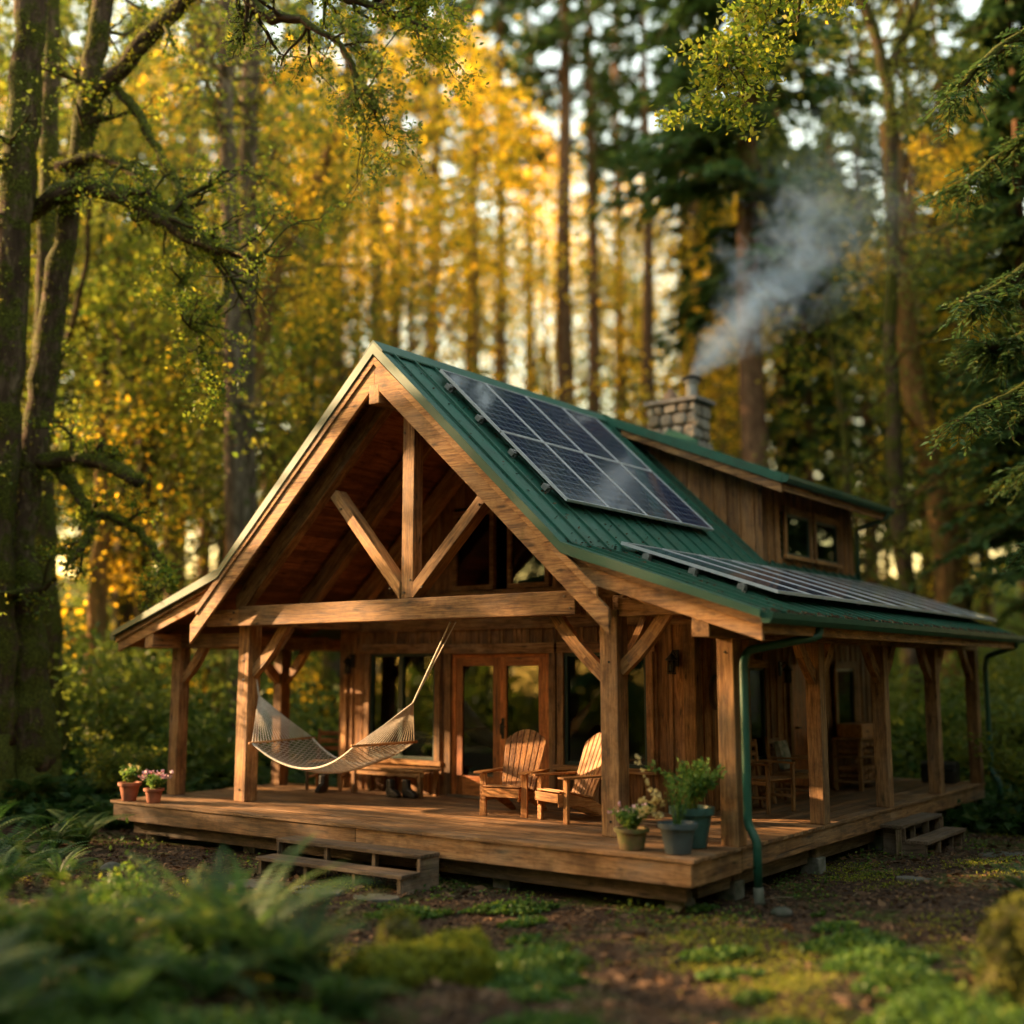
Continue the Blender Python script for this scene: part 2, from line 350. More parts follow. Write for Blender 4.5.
def ground():
    xs = np.concatenate([np.linspace(-160, -24, 50), np.linspace(-23.5, 14, 300), np.linspace(14.5, 110, 40)])
    ys = np.concatenate([np.linspace(-80, -14, 24), np.linspace(-13.5, 18, 250), np.linspace(18.6, 170, 60)])
    X, Y = np.meshgrid(xs, ys); Z = gh(X, Y)
    me = bpy.data.meshes.new('ground'); V = np.stack([X, Y, Z], -1).reshape(-1, 3)
    nx = len(xs); i = np.arange(len(ys)-1)[:, None]*nx+np.arange(nx-1)[None]; F = np.stack([i, i+1, i+nx+1, i+nx], -1).reshape(-1, 4)
    me.from_pydata(V.tolist(), [], F.tolist()); me.polygons.foreach_set('use_smooth', [True]*len(F)); me.update()
    t = NT('forest_floor'); p = t.n('NewGeometry').outputs['Position']
    a = t.noise(p, 14, 8, .75); soil = t.ramp(a, [(.3, (.012, .007, .004)), (.48, (.038, .021, .012)), (.6, (.07, .041, .023)), (.75, (.15, .095, .06))])
    vz = t.n('TexVoronoi'); vz.inputs['Scale'].default_value = 38; t.l(p, vz.inputs['Vector'])
    chips = t.ramp(vz.outputs['Color'], [(.5, (0, 0, 0)), (.9, (1, 1, 1))]); soil = t.mix(t.math('MULTIPLY', chips, .35), soil, (.17, .10, .055))
    mm = t.noise(p, .75, 6, .68); mo = t.ramp(t.noise(p, 20, 5, .6), [(.3, (.025, .034, .008)), (.6, (.085, .105, .018)), (.8, (.15, .16, .028))])
    mk = t.ramp(mm, [(.50, (0, 0, 0)), (.60, (1, 1, 1))])
    t.col(t.mix(mk, soil, mo)); t.set(Roughness=.95, Specular_IOR_Level=.15)
    t.bump(t.math('ADD', a, t.math('MULTIPLY', vz.outputs['Distance'], .6)), 1, .035)
    me.materials.append(t.m); tag(mesh_obj('ground', me), kind='structure')
ground()

# ------------------------------------------------------------------ cabin
ZD = .55
XR, ZR, YF, YB = -4.736, 6.655, .36, 10.54
DK, ZK, DE, ZE = 2.96, 3.829, 5.37, 2.99
PM, PP = (ZR-ZK)/DK, (ZK-ZE)/(DE-DK)
WY, WXL, WXR, WYB = 3.413, -8.2, -1.75, 10.2
def roof_z(x):
    o = abs(x-XR); return ZR-PM*o if o <= DK else ZK-PP*(o-DK)
house = empty('cabin', (0, 0, 0), label='timber framed cabin with green metal roof and covered porch in the clearing', cat='cabin')
H = house
B = .008
# deck boards
m = MB()
y = 0.0
while y < WY-.001:
    w = .136; x = -9.48
    while x < -.005:
        L = random.uniform(2.6, 4.6); x2 = min(x+L, 0)
        if 0-x2 < .8: x2 = 0
        m.box(x, y+.005, ZD-.035, x2-.003, min(y+w, WY)-.007, ZD+random.uniform(-.002, .002), 0); x = x2
    y += w
x = WXR
while x < -.001:
    w = .14; yy = WY+.002
    while yy < 10.445:
        L = random.uniform(2.4, 4.2); y2 = min(yy+L, 10.45)
        if 10.45-y2 < .8: y2 = 10.45
        m.box(x+.005, yy, ZD-.035, min(x+w, 0)-.007, y2-.003, ZD+random.uniform(-.002, .002), 1); yy = y2
    x += w
m.build('deck', M['deck'], H, .004)
m = MB()
m.box(-9.44, .035, ZD-.275, -4.6, .075, ZD-.037, 0); m.box(-4.597, .035, ZD-.275, -.04, .075, ZD-.037, 0)
m.box(-9.45, .08, ZD-.275, -9.41, WY, ZD-.037, 1)
m.box(-.078, .077, ZD-.275, -.038, 1.16, ZD-.037, 1)
m.box(-.075, 1.165, ZD-.25, -.035, 5.8, ZD-.037, 1); m.box(-.075, 5.803, ZD-.25, -.035, 10.44, ZD-.037, 1); m.box(WXR, 10.40, ZD-.25, -.078, 10.44, ZD-.037, 0)
m.build('fascia', M['deck'], H, B)
m = MB(); m.box(-9.2, .22, ZD-.46, -.2, .32, ZD-.277, 0); m.box(-9.3, 2.6, ZD-.46, -8, 2.7, ZD-.277, 0); m.box(-.32, .5, ZD-.46, -.22, 10.2, ZD-.277, 1)
m.build('joist', M['old'], H, B)
for (fx, fy) in ((-9.0, .5), (-6.9, .5), (-4.9, .5), (-2.62, .45), (-.4, .45), (-.28, 1.35), (-.2, 3.45), (-.2, 5.75), (-.2, 8.05), (-.2, 10.25)):
    g = float(gh(fx, fy)); m = MB()
    m.prism([(-.12, -.12), (.12, -.12), (.12, .12), (-.12, .12)], (fx, fy, g-.1), ((1, 0, 0), (0, 1, 0)), (0, 0, .29)); f = m.build('footing', M['concrete'], H, .015)
    m = MB(); m.box(fx-.07, fy-.07, g+.19, fx+.07, fy+.07, ZD-.26, 2); m.build('pier_post', M['old'], f, B)
# posts
def post(x0, y0, x1, y1, top, braces=()):
    m = MB(); m.box(x0, y0, ZD, x1, y1, top, 2); p = m.build('post', M['timber'], H, .012)
    for (a, b, w, h, up) in braces:
        m = MB(); a = Vector(a); b = Vector(b); n = 7; d = (b-a); bow = Vector((0, 0, 1)).cross(d).cross(d).normalized()
        pts = []
        for i in range(n):
            t = i/(n-1); pts.append(a+d*t+bow*(.035*math.sin(PI*t)))
        for i in range(n-1):
            s0 = (pts[i+1]-pts[max(i-1, 0)]).normalized(); s1 = (pts[min(i+2, n-1)]-pts[i]).normalized()
            m.beam(pts[i], pts[i+1], w, h, up, s0, s1, tint=.6)
        bo = m.build('brace', M['timber'], p)
        # make the grain run through the bent pieces
    return p
up = (0, 1, 0)
TB = 3.05    # tie beam underside
def kb(x, y, sgn, axis, zt, l=.68, w=.09):
    """knee brace from post side up to the beam"""
    if axis == 0: a = (x, y, zt-l); b = (x+sgn*l, y, zt+.03); upv = (0, 0, 1)
    else: a = (x, y, zt-l); b = (x, y+sgn*l, zt+.03); upv = (0, 0, 1)
    return (a, b, w, .15, upv)
P1 = (-7.893, .943, -7.66, 1.18); P2 = (-1.655, .943, -1.42, 1.18)
post(*P1, TB+.05, [kb(-7.68, 1.06, 1, 0, TB), kb(-7.78, 1.16, 1, 1, TB)])
post(*P2, TB+.05, [kb(-1.64, 1.06, -1, 0, TB, .72), kb(-1.54, 1.16, 1, 1, TB, .72), kb(-1.44, 1.06, 1, 0, 3.03, .62)])
post(-9.44, .96, -9.24, 1.16, 2.75, [kb(-9.26, 1.06, 1, 0, 2.76, .48)])
post(-9.36, 2.98, -9.16, 3.18, 2.75, [kb(-9.26, 3.0, -1, 1, 2.76, .5), kb(-9.18, 3.08, 1, 0, 2.76, .5)])
post(-.225, 1.05, -.02, 1.27, 2.75, [kb(-.12, 1.25, 1, 1, 2.76, .45)])
for py in (3.40, 5.71, 8.02, 10.2):
    post(-.2, py, -.01, py+.19, 2.75, [kb(-.105, py+.02, -1, 1, 2.76, .46), kb(-.105, py+.17, 1, 1, 2.76, .46 if py < 10 else .12)])
# eave beams
m = MB(); m.box(-.24, .52, 2.752, -.03, 10.5, 2.96, 1); m.build('eave_beam', M['timber'], H, .01)
m = MB(); m.box(-9.44, .45, 2.752, -9.24, 10.4, 2.96, 1); m.build('eave_beam', M['timber'], H, .01)
m = MB(); m.box(-10.25, .97, 2.753, -7.895, 1.13, 2.958, 0); m.build('eave_beam', M['timber'], H, .01)
m = MB(); m.box(-1.418, .97, 3.02, -.56, 1.13, 3.235, 0); m.build('eave_beam', M['timber'], H, .01)
m = MB(); m.box(-9.16, 3.0, 2.756, -8.25, 3.14, 2.95, 0); m.build('eave_beam', M['timber'], H, .01)
m = MB(); m.box(-7.86, 1.182, 3.06, -7.7, WY-.12, 3.28, 1); m.build('plate_beam', M['timber'], H, .01)
m = MB(); m.box(-1.62, 1.182, 3.06, -1.46, WY-.12, 3.28, 1); m.build('plate_beam', M['timber'], H, .01)
# truss
m = MB(); m.box(-7.64, .70, TB-.005, -1.83, .94, TB+.275, 0); m.build('tie_beam', M['timber'], H, .012)
m = MB(); m.box(-8.35, .71, TB, -7.645, .94, TB+.235, 0); m.build('tie_beam', M['timber'], H, .012)
m = MB(); m.box(-4.53, .72, TB+.277, -4.33, .90, 6.0, 2); m.build('king_post', M['timber'], H, .01)
def raft(y, off=.0, w=.16, h=.26):
    for sg in (-1, 1):
        top = Vector((XR, y, ZR-.42-off)); bot = Vector((XR+sg*(DK+.1), y, ZR-.42-off-PM*(DK+.1)))
        m = MB(); m.beam(top, bot, w, h, (0, 0, 1), a_cut=(1, 0, 0), b_cut=(1, 0, 0)); m.build('rafter', M['timber'], H, .01)
raft(.86); raft(2.1); raft(3.2)
m = MB(); m.beam((-4.54, .80, 3.42), (-5.78, .80, 4.80), .15, .2, (0, 1, 0), a_cut=(1, 0, 0), b_cut=(.69, 0, -.72)); m.build('strut', M['timber'], H, .01)
m = MB(); m.beam((-4.32, .80, 3.42), (-3.06, .80, 4.66), .15, .2, (0, 1, 0), a_cut=(1, 0, 0), b_cut=(.69, 0, .72)); m.build('strut', M['timber'], H, .01)
m = MB(); m.box(XR-.09, .37, 5.86, XR+.09, WY, 6.12, 1); m.build('ridge_beam', M['timber'], H, .01)
# wooden pegs and bolt heads at the joints
for (x, z) in ((-7.80, 3.14), (-7.74, 3.24), (-1.9, 3.12), (-1.98, 3.26), (-4.48, 3.40), (-4.38, 3.56), (-4.50, 5.5), (-5.62, 4.58), (-3.24, 4.44), (-4.7, 3.46), (-4.16, 3.46)):
    yq = .70 if z < 3.33 else (.72 if -4.55 < x < -4.3 else .69); m = MB(); m.tube([(x, yq-.012, z), (x, yq+.02, z)], .016, 8); m.build('peg', M['old'], H)
for (x0, z0) in ((-7.78, 2.55), (-1.53, 2.5), (-9.34, 2.6), (-.12, 2.6), (-1.53, .72), (-7.78, .72)):
    m = MB(); yq = {-9.34: .96, -.12: 1.05}.get(x0, .943); m.tube([(x0, yq-.012, z0), (x0, yq+.02, z0)], .014, 6); m.build('bolt', M['black'], H)
# barge boards
for sg in (-1, 1):
    bp = .93
    m = MB(); e = ((sg, 0, 0), (0, 0, 1)); L = 3.56
    m.prism([(.0, 6.385), (0, 6.10), (L, 6.10-bp*L), (L, 6.385-bp*L)], (XR, YF+.012, 0), e, (0, .05, 0)); b_ = m.build('barge_board', M['timber'], H, .005)
    m = MB(); L2 = 3.42
    m.prism([(.0, 6.50), (0, 6.388), (L2, 6.388-bp*L2), (L2, 6.50-bp*L2)], (XR, YF-.012, 0), e, (0, .04, 0)); m.build('trim_board', M['timber'], b_, .004)
    m = MB(); zt = ZK-.07
    m.prism([(2.86, zt-.02+PM*.08), (2.86, zt-.26), (DE-.03, zt-.26-PP*(DE-DK)+.04), (DE-.03, ZE-.07)], (XR, YF+.075, 0), e, (0, .045, 0)); b2 = m.build('barge_board', M['timber'], H, .005)
    m = MB(); m.prism([(DK+.05, zt-.02), (DK+.05, zt-.11), (DE-.01, ZE-.15), (DE-.01, ZE-.06)], (XR, YF+.04, 0), e, (0, .033, 0)); m.build('trim_board', M['timber'], b2, .004)
    # green rake flashing
    m = MB(); tk = .12
    m.prism([(0, ZR+.025), (0, ZR-.13), (DK, ZK-.11), (DE, ZE-.06), (DE, ZE+.02), (DK, ZK+.02)], (XR, YF-.03, 0), e, (0, .035, 0))
    m.prism([(0, ZR+.025), (0, ZR+.005), (DK, ZK+.002), (DE, ZE+.002), (DE, ZE+.02), (DK, ZK+.02)], (XR, YF+.005, 0), e, (0, .10, 0)); m.build('rake_flashing', M['gutter'], H)
# roof sheets with standing seams
for sg in (-1, 1):
    e = ((sg, 0, 0), (0, 0, 1))
    m = MB(); th = .03
    m.prism([(0, ZR), (0, ZR-th), (DK, ZK-th), (DE, ZE-th), (DE, ZE), (DK, ZK)], (XR, YF, 0), e, (0, YB-YF, 0))
    y = YF+.2
    while y < YB:
        m.prism([(0.02, ZR+.036), (.02, ZR), (DK, ZK), (DE, ZE), (DE, ZE+.036), (DK, ZK+.036)], (XR, y, 0), e, (0, .026, 0)); y += .41
    r = m.build('roof', M['roof'], H)
    # timber edge along the eave
    m = MB(); x = XR+sg*(DE-.06); m.beam((x, YF+.12, ZE-.13), (x, YB, ZE-.13), .04, .17, (0, 0, 1)); m.build('eave_board', M['timber'], H, .005)
    # ceiling planks
    m = MB(); o = .0
    def cz(o_, d): return (ZR-PM*o_ if o_ <= DK else ZK-PP*(o_-DK))-d
    o = 0.0; ysp = 4.0
    while o < DE-.1:
        inc = .098 if o < DK else .13; o2 = min(o+inc, DE-.08)
        if o < DK < o2: o2 = DK
        d0 = .13
        for (ya, yb) in ((YF+.10, 2.0), (2.003, ysp)) if True else ():
            xx0, xx1 = XR+sg*(o+.002), XR+sg*(o2-.002)
            m.beam(((xx0+xx1)/2, ya, (cz(o, d0)+cz(o2, d0))/2), ((xx0+xx1)/2, yb, (cz(o, d0)+cz(o2, d0))/2), math.hypot(o2-o-.004, cz(o, 0)-cz(o2, 0)), .02, (-sg*(cz(o2, 0)-cz(o, 0)), 0, (o2-o)))
        o = o2
    m.build('ceiling', M['ceiling'], H)
m = MB(); o = DK
while o < DE-.1:
    o2 = min(o+.13, DE-.08)
    m.beam((XR+(o+o2)/2, 4.003, cz((o+o2)/2, .13)), (XR+(o+o2)/2, YB-.02, cz((o+o2)/2, .13)), .135, .02, (PP, 0, 1)); o = o2
m.build('ceiling', M['ceiling'], H)
# side-porch rafters
m = MB()
for yy in np.arange(1.6, 10.5, .8):
    m.beam((-1.7, yy, cz(XR and (3.036), .2)), (.45, yy, cz(5.186, .2)), .06, .12, (0, 0, 1))
m.build('porch_rafter', M['timber'], H)
# ridge cap
m = MB()
for sg in (-1, 1): m.prism([(0, ZR+.055), (0, ZR+.035), (.17, ZR+.035-.17*PM), (.17, ZR+.055-.17*PM)], (XR, YF-.03, 0), ((sg, 0, 0), (0, 0, 1)), (0, 9.9, 0))
m.build('ridge_cap', M['gutter'], H)
# wet needle and moss debris on the low roof edge
n = 2600; yy = rng.uniform(YF+.1, YB, n); xx = XR+DE-np.abs(rng.normal(0, .07, n))-.01
k2 = 900; yy = np.concatenate([yy, rng.uniform(.5, 10, k2)]); xx = np.concatenate([xx, XR+DK+rng.normal(0, .05, k2)])
k3 = 2600; yy = np.concatenate([yy, np.repeat(rng.uniform(.5, 10.4, k3//6), 6)[:k3]]); xx = np.concatenate([xx, XR+rng.uniform(.2, DE, k3//6*6)])[:len(yy)]; yy = yy[:len(xx)]; zz = np.array([roof_z(a) for a in xx])+.015
V = leaves(np.stack([xx, yy, zz], 1), .045, .5, .8); mesh_obj('roof_debris', cloud_mesh('roof_debris', V, None, rng.random(len(xx)), M['litter']), H)
# gutter and downspouts
def gutter(x, y0, y1, z, r=.065, parent=H):
    m = MB(); prof = [(-.062, .05), (-.062, -.03), (-.04, -.06), (.03, -.06), (.062, -.01), (.07, .05), (.06, .05), (.05, -.005), (.025, -.048), (-.035, -.048), (-.05, -.025), (-.05, .05)]
    n = len(prof); vs = [(x+a, yy, z+b) for yy in (y0, y1) for a, b in prof]
    fs = [(i, (i+1) % n, n+(i+1) % n, n+i) for i in range(n)] + [tuple(range(6)) + (), tuple(range(n, n+6))]
    m.add(vs, fs); return m.build('gutter', M['gutter'], parent)
gutter(XR+DE+.045, YF+.02, YB+.05, ZE-.055); gutter(XR-DE-.045, YF+.02, YB+.05, ZE-.055)
def spout(pts, r=.042, parent=H, name='downspout', n=10):
    m = MB(); P = []
    for i, p in enumerate(pts):
        p = Vector(p)
        if 0 < i < len(pts)-1:
            a = Vector(pts[i-1]); b = Vector(pts[i+1]); P += [p+(a-p).normalized()*.05, p+((a-p).normalized()+(b-p).normalized())*.012, p+(b-p).normalized()*.05]
        else: P.append(p)
    m.tube(P, r, n); return m.build(name, M['gutter'], parent, smooth=True)
spout([(.62, 1.9, 2.9), (.62, 1.88, 2.78), (.07, 1.22, 2.62), (.07, 1.10, 2.5), (.07, 1.10, .80), (.17, 1.10, .62), (.17, 1.10, .16)], .048)
m = MB(); m.tube([(.17, 1.10, .16), (.17, 1.10, .05), (.22, 1.03, .0)], .056, 10); m.build('downspout_shoe', M['concrete'], H, smooth=True)
spout([(.62, 10.42, 2.9), (.62, 10.42, 2.82), (.12, 10.48, 2.66), (.08, 10.48, 2.5), (.08, 10.48, .75), (.2, 10.48, .55), (.2, 10.48, .1)], .045)
# walls
wpoly = [(WXL, ZD-.1), (WXR, ZD-.1), (WXR, roof_z(WXR)-.16), (XR, ZR-.16), (WXL, roof_z(WXL)-.16)]
opens = [(-7.55, -6.18, 1.05, 2.68), (-5.78, -4.13, ZD-.1, 2.66), (-3.80, -2.45, 1.10, 2.66)]
def wall_front():
    # siding boards with the openings left free
    m = MB(); x = WXL
    while x < WXR-.01:
        x2 = min(x+.235, WXR)
        segs = [(ZD-.02, min(roof_z(x), roof_z(x2))-.16)]
        for (a, b, z0, z1) in opens + [(-5.85, -5.06, 3.62, 4.9), (-4.80, -4.05, 3.62, 4.9)]:
            if x2 > a+.01 and x < b-.01:
                ns = []
                for s0, s1 in segs:
                    if z0 > s0: ns.append((s0, min(s1, z0)))
                    if z1 < s1: ns.append((max(s0, z1), s1))
                segs = ns
        for s0, s1 in segs:
            if s1-s0 > .03: m.box(x+.002, WY, s0, x2-.002, WY+.03, s1, 2)
            if s1-s0 > .03: m.box(x-.028, WY-.02, s0, x+.028, WY-.001, s1, 2)
        x = x2
    return m.build('wall', M['siding'], H, .003)
wall_front()
m = MB()
y = WY+.032
def side_open(y):
    return [(o[2], o[3]) for o in ((5.0, 5.55, 1.1, 2.5), (6.5, 7.25, .4, 2.5), (8.3, 9.1, 1.3, 2.5)) if o[0]-.1 < y < o[1]]
while y < WYB:
    y2 = min(y+.235, WYB); segs = [(ZD-.02, roof_z(WXR)-.15)]
    for z0, z1 in side_open((y+y2)/2):
        ns = []
        for s0, s1 in segs:
            if z0 > s0: ns.append((s0, min(s1, z0)))
            if z1 < s1: ns.append((max(s0, z1), s1))
        segs = ns
    for s0, s1 in segs:
        m.box(WXR-.03, y+.002, s0, WXR, y2-.002, s1, 2); m.box(WXR+.001, y-.028, s0, WXR+.02, y+.028, s1, 2)
    y = y2
m.build('wall', M['siding'], H, .003)
m = MB(); m.box(WXL, WY+.03, ZD-.1, WXL+.03, WYB, 3.5, 2); m.box(WXL+.03, WYB-.03, ZD-.1, WXR-.03, WYB, 3.5, 2)
m.prism([(WXL, 3.5), (WXR, 3.5), (WXR, roof_z(WXR)-.04), (XR, ZR-.04), (WXL, roof_z(WXL)-.04)], (0, WYB-.03, 0), ((1, 0, 0), (0, 0, 1)), (0, .03, 0)); m.build('wall', M['siding'], H)
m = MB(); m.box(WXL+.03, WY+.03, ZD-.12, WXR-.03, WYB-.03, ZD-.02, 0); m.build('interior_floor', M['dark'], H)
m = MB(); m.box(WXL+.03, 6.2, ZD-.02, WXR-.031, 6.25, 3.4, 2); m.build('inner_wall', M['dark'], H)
# corner posts and plate boards of the wall
for (x0, x1) in ((WXL-.02, WXL+.14), (WXR-.14, WXR+.025)):
    m = MB(); m.box(x0, WY-.035, ZD, x1, WY-.022, 3.06, 2); m.build('corner_board', M['timber'], H, .004)
m = MB(); m.box(WXR+.022, WY-.033, ZD, WXR+.04, WY+.13, 3.5, 2); m.build('corner_board', M['timber'], H, .004)
m = MB(); m.box(WXL, WY-.05, 3.02, WXR, WY-.021, 3.2, 0); m.build('plate_board', M['timber'], H, .004)
m = MB(); m.box(WXL, WY-.06, 3.42, WXR, WY-.021, 3.60, 0); m.build('plate_board', M['timber'], H, .004)
def casing(x0, x1, z0, z1, sill=True, head=.15):
    m = MB(); c = .11; ya, yb = WY-.055, WY-.021
    m.box(x0-c, ya, (z0 if sill else ZD), x0, yb, z1, 2); m.box(x1, ya, (z0 if sill else ZD), x1+c, yb, z1, 2)
    m.box(x0-c-.04, ya-.012, z1, x1+c+.04, yb, z1+head, 0)
    if sill: m.box(x0-c-.05, ya-.035, z0-.07, x1+c+.05, yb, z0, 0)
    return m
def window(x0, x1, z0, z1, mull=(), y=WY, parent=H, frame='frame_green', topslope=None):
    w = casing(x0, x1, z0, z1).build('window', M['timber'], parent, .005)
    m = MB(); f = .05; ya, yb = y-.02, y+.05
    m.box(x0, ya, z0, x0+f, yb, z1, 2); m.box(x1-f, ya, z0, x1, yb, z1, 2); m.box(x0+f, ya, z0, x1-f, yb, z0+f, 0); m.box(x0+f, ya, z1-f, x1-f, yb, z1, 0)
    for q in mull: m.box(q-.045, ya, z0+f, q+.045, yb, z1-f, 2)
    m.build('window_frame', M[frame], w, .004)
    xs = [x0+f]+[v for q in mull for v in (q-.045, q+.045)]+[x1-f]
    for a, b in zip(xs[::2], xs[1::2]):
        m = MB(); m.box(a, y+.015, z0+f, b, y+.021, z1-f); m.build('pane', M['glass'], w)
    return w
window(-7.55, -6.18, 1.05, 2.68, (-6.9,)); window(-3.80, -2.45, 1.10, 2.66, (-3.1,))
# french doors
w = casing(-5.86, -4.05, ZD, 2.66, False).build('door_casing', M['timber'], H, .005)
m = MB(); m.box(-5.858, WY-.02, ZD, -5.78, WY+.05, 2.655, 2); m.box(-4.13, WY-.02, ZD, -4.052, WY+.05, 2.655, 2); m.box(-5.78, WY-.02, 2.60, -4.13, WY+.05, 2.655, 0); m.build('jamb', M['door'], w, .004)
for k, (a, b) in enumerate(((-5.778, -4.957), (-4.953, -4.132))):
    m = MB(); s = .12; ya, yb = WY-.012, WY+.035
    m.box(a, ya, ZD+.015, a+s, yb, 2.598, 2); m.box(b-s, ya, ZD+.015, b, yb, 2.598, 2); m.box(a+s, ya, ZD+.015, b-s, yb, ZD+.31, 0); m.box(a+s, ya, 2.48, b-s, yb, 2.598, 0)
    d = m.build('door', M['door'], H, .005)
    m = MB(); m.box(a+s, WY+.01, ZD+.31, b-s, WY+.016, 2.48); m.build('pane', M['glass'], d)
    if k == 1:
        m = MB(); m.box(a+.035, WY-.02, 1.42, a+.085, WY-.011, 1.72, 2); m.tube([(a+.06, WY-.015, 1.66), (a+.06, WY-.065, 1.63), (a+.06, WY-.07, 1.5), (a+.06, WY-.015, 1.47)], .012, 6)
        m.tube([(a+.06, WY-.015, 1.60), (a+.06, WY-.06, 1.60), (a+.14, WY-.065, 1.60)], .010, 6); m.build('handle', M['black'], d)
m = MB(); m.box(-5.86, WY-.12, ZD+.003, -4.05, WY-.022, ZD+.03, 0); m.build('threshold', M['old'], H, .004)
# gable windows with sloping tops
for (x0, x1) in ((-5.85, -5.06), (-4.80, -4.05)):
    zt0, zt1 = min(roof_z(x0)-.75, 4.85), min(roof_z(x1)-.75, 4.85)
    def ring(i, ya, yb, name, mat, par, mm):
        a = [(x0+i, 3.62+i), (x1-i, 3.62+i), (x1-i, zt1-i), (x0+i, zt0-i)]; return a
    outer = [(x0, 3.62), (x1, 3.62), (x1, zt1), (x0, zt0)]; inn = [(x0+.07, 3.69), (x1-.07, 3.69), (x1-.07, zt1-.08), (x0+.07, zt0-.08)]
    m = MB(); vs = [(a, WY-.04, b) for a, b in outer]+[(a, WY-.04, b) for a, b in inn]+[(a, WY+.04, b) for a, b in outer]+[(a, WY+.04, b) for a, b in inn]
    fs = []
    for i in range(4):
        j = (i+1) % 4; fs += [(i, j, 4+j, 4+i), (8+i, 12+i, 12+j, 8+j), (i, 8+i, 8+j, j), (4+i, 4+j, 12+j, 12+i)]
    m.add(vs, fs); g = m.build('window', M['timber'], H)
    m = MB(); m.prism(inn, (0, WY+.0, 0), ((1, 0, 0), (0, 0, 1)), (0, .006, 0)); m.build('pane', M['glass'], g)
# side wall windows and side door
def xwin(X, y0, y1, z0, z1, mat='timber', parent=H, c=.09, fr='frame_green', pane=True):
    m = MB(); a, b = X+.003, X+.045
    m.box(a, y0-c, z0, b, y0, z1, 2); m.box(a, y1, z0, b, y1+c, z1, 2); m.box(a, y0-c-.02, z1, b+.01, y1+c+.02, z1+.12, 1); m.box(a, y0-c-.03, z0-.06, b+.03, y1+c+.03, z0, 1)
    w = m.build('window', M[mat], parent, .004)
    m = MB(); f = .04; m.box(X-.03, y0, z0, X+.025, y0+f, z1, 2); m.box(X-.03, y1-f, z0, X+.025, y1, z1, 2); m.box(X-.03, y0+f, z0, X+.025, y1-f, z0+f, 1); m.box(X-.03, y0+f, z1-f, X+.025, y1-f, z1, 1); m.build('window_frame', M[fr], w)
    m = MB(); m.box(X-.008, y0+f, z0+f, X-.002, y1-f, z1-f); m.build('pane', M['glass'], w); return w
xwin(WXR+.02, 4.98, 5.5, 1.15, 2.45); xwin(WXR+.02, 8.3, 9.05, 1.45, 2.45)
m = MB()
for i in range(5): m.box(WXR-.01, 6.5+i*.146, ZD, WXR+.03, 6.5+i*.146+.144, 2.5, 2)
d = m.build('door', M['door'], H, .004)
m = MB(); m.box(WXR+.003, 6.4, ZD, WXR+.045, 6.498, 2.6, 2); m.box(WXR+.003, 7.25, ZD, WXR+.045, 7.34, 2.6, 2); m.build('door_casing', M['timber'], H, .004)
m = MB(); m.tube([(WXR+.03, 6.6, 1.55), (WXR+.08, 6.6, 1.55), (WXR+.08, 6.7, 1.55)], .012, 6); m.build('handle', M['black'], d)
# dormer
DX, DY0, DY1 = -2.076, 6.37, 10.3; DS = .415; RX = -1.52
def dz(x): return ZR-DS*(x-XR)
dm = None
m = MB(); x = -4.3
while x < DX-.01:
    x2 = min(x+.235, DX); zb = roof_z(x2)-.02; zt = dz(x2)-.13
    if zt-zb > .05:
        m.prism([(x+.002, roof_z(x)-.02), (x2-.002, roof_z(x2)-.02), (x2-.002, dz(x2)-.12), (x+.002, dz(x)-.12)], (0, DY0, 0), ((1, 0, 0), (0, 0, 1)), (0, .03, 0)); m.g[-8:] = [(c[2], c[0]+x*3, c[1]) for c in m.v[-8:]]
        m.box(x2-.026, DY0-.02, roof_z(x2+.0)-.0, x2+.0, DY0-.001, dz(x2)-.14, 2)
    x = x2
dormer = m.build('dormer', M['siding'], H)
m = MB(); y = DY0
while y < DY1-.01:
    y2 = min(y+.235, DY1); zs = [(roof_z(DX)-.02, dz(DX)-.1)]
    if 7.1 < (y+y2)/2 < 9.45: zs = [(roof_z(DX)-.02, 4.2), (4.97, dz(DX)-.1)]
    for a, b in zs: m.box(DX-.03, y+.001, a, DX, y2-.001, b, 2); m.box(DX+.001, y-.025, a, DX+.02, y+.025, b, 2)
    y = y2
m.box(DX-.035, DY0-.03, roof_z(DX)-.05, DX+.03, DY0-.005, dz(DX)-.13, 2)
m.build('dormer_wall', M['siding'], dormer)
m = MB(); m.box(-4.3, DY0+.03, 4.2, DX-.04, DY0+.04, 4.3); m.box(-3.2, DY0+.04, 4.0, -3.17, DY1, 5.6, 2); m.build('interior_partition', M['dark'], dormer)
xwin(DX+.02, 7.22, 8.16, 4.26, 4.94, parent=dormer, c=.08); xwin(DX+.02, 8.44, 9.38, 4.26, 4.94, parent=dormer, c=.08)
e = ((1, 0, 0), (0, 0, 1)); YD0, YD1 = 5.95, 10.62; o = -.02
m = MB(); q = [(XR, dz(XR)+.03), (XR, dz(XR)), (RX, dz(RX)), (RX, dz(RX)+.03)]; m.prism(q, (0, YD0, 0), e, (0, YD1-YD0, 0))
y = YD0+.1
while y < YD1: m.prism([(XR, dz(XR)+.058), (XR, dz(XR)+.03), (RX, dz(RX)+.03), (RX, dz(RX)+.058)], (0, y, 0), e, (0, .024, 0)); y += .41
m.prism([(XR, dz(XR)+.06), (XR, dz(XR)-.09), (RX, dz(RX)-.09), (RX, dz(RX)+.06)], (0, YD0-.03, 0), e, (0, .03, 0))
m.build('dormer_roof', M['roof'], dormer)
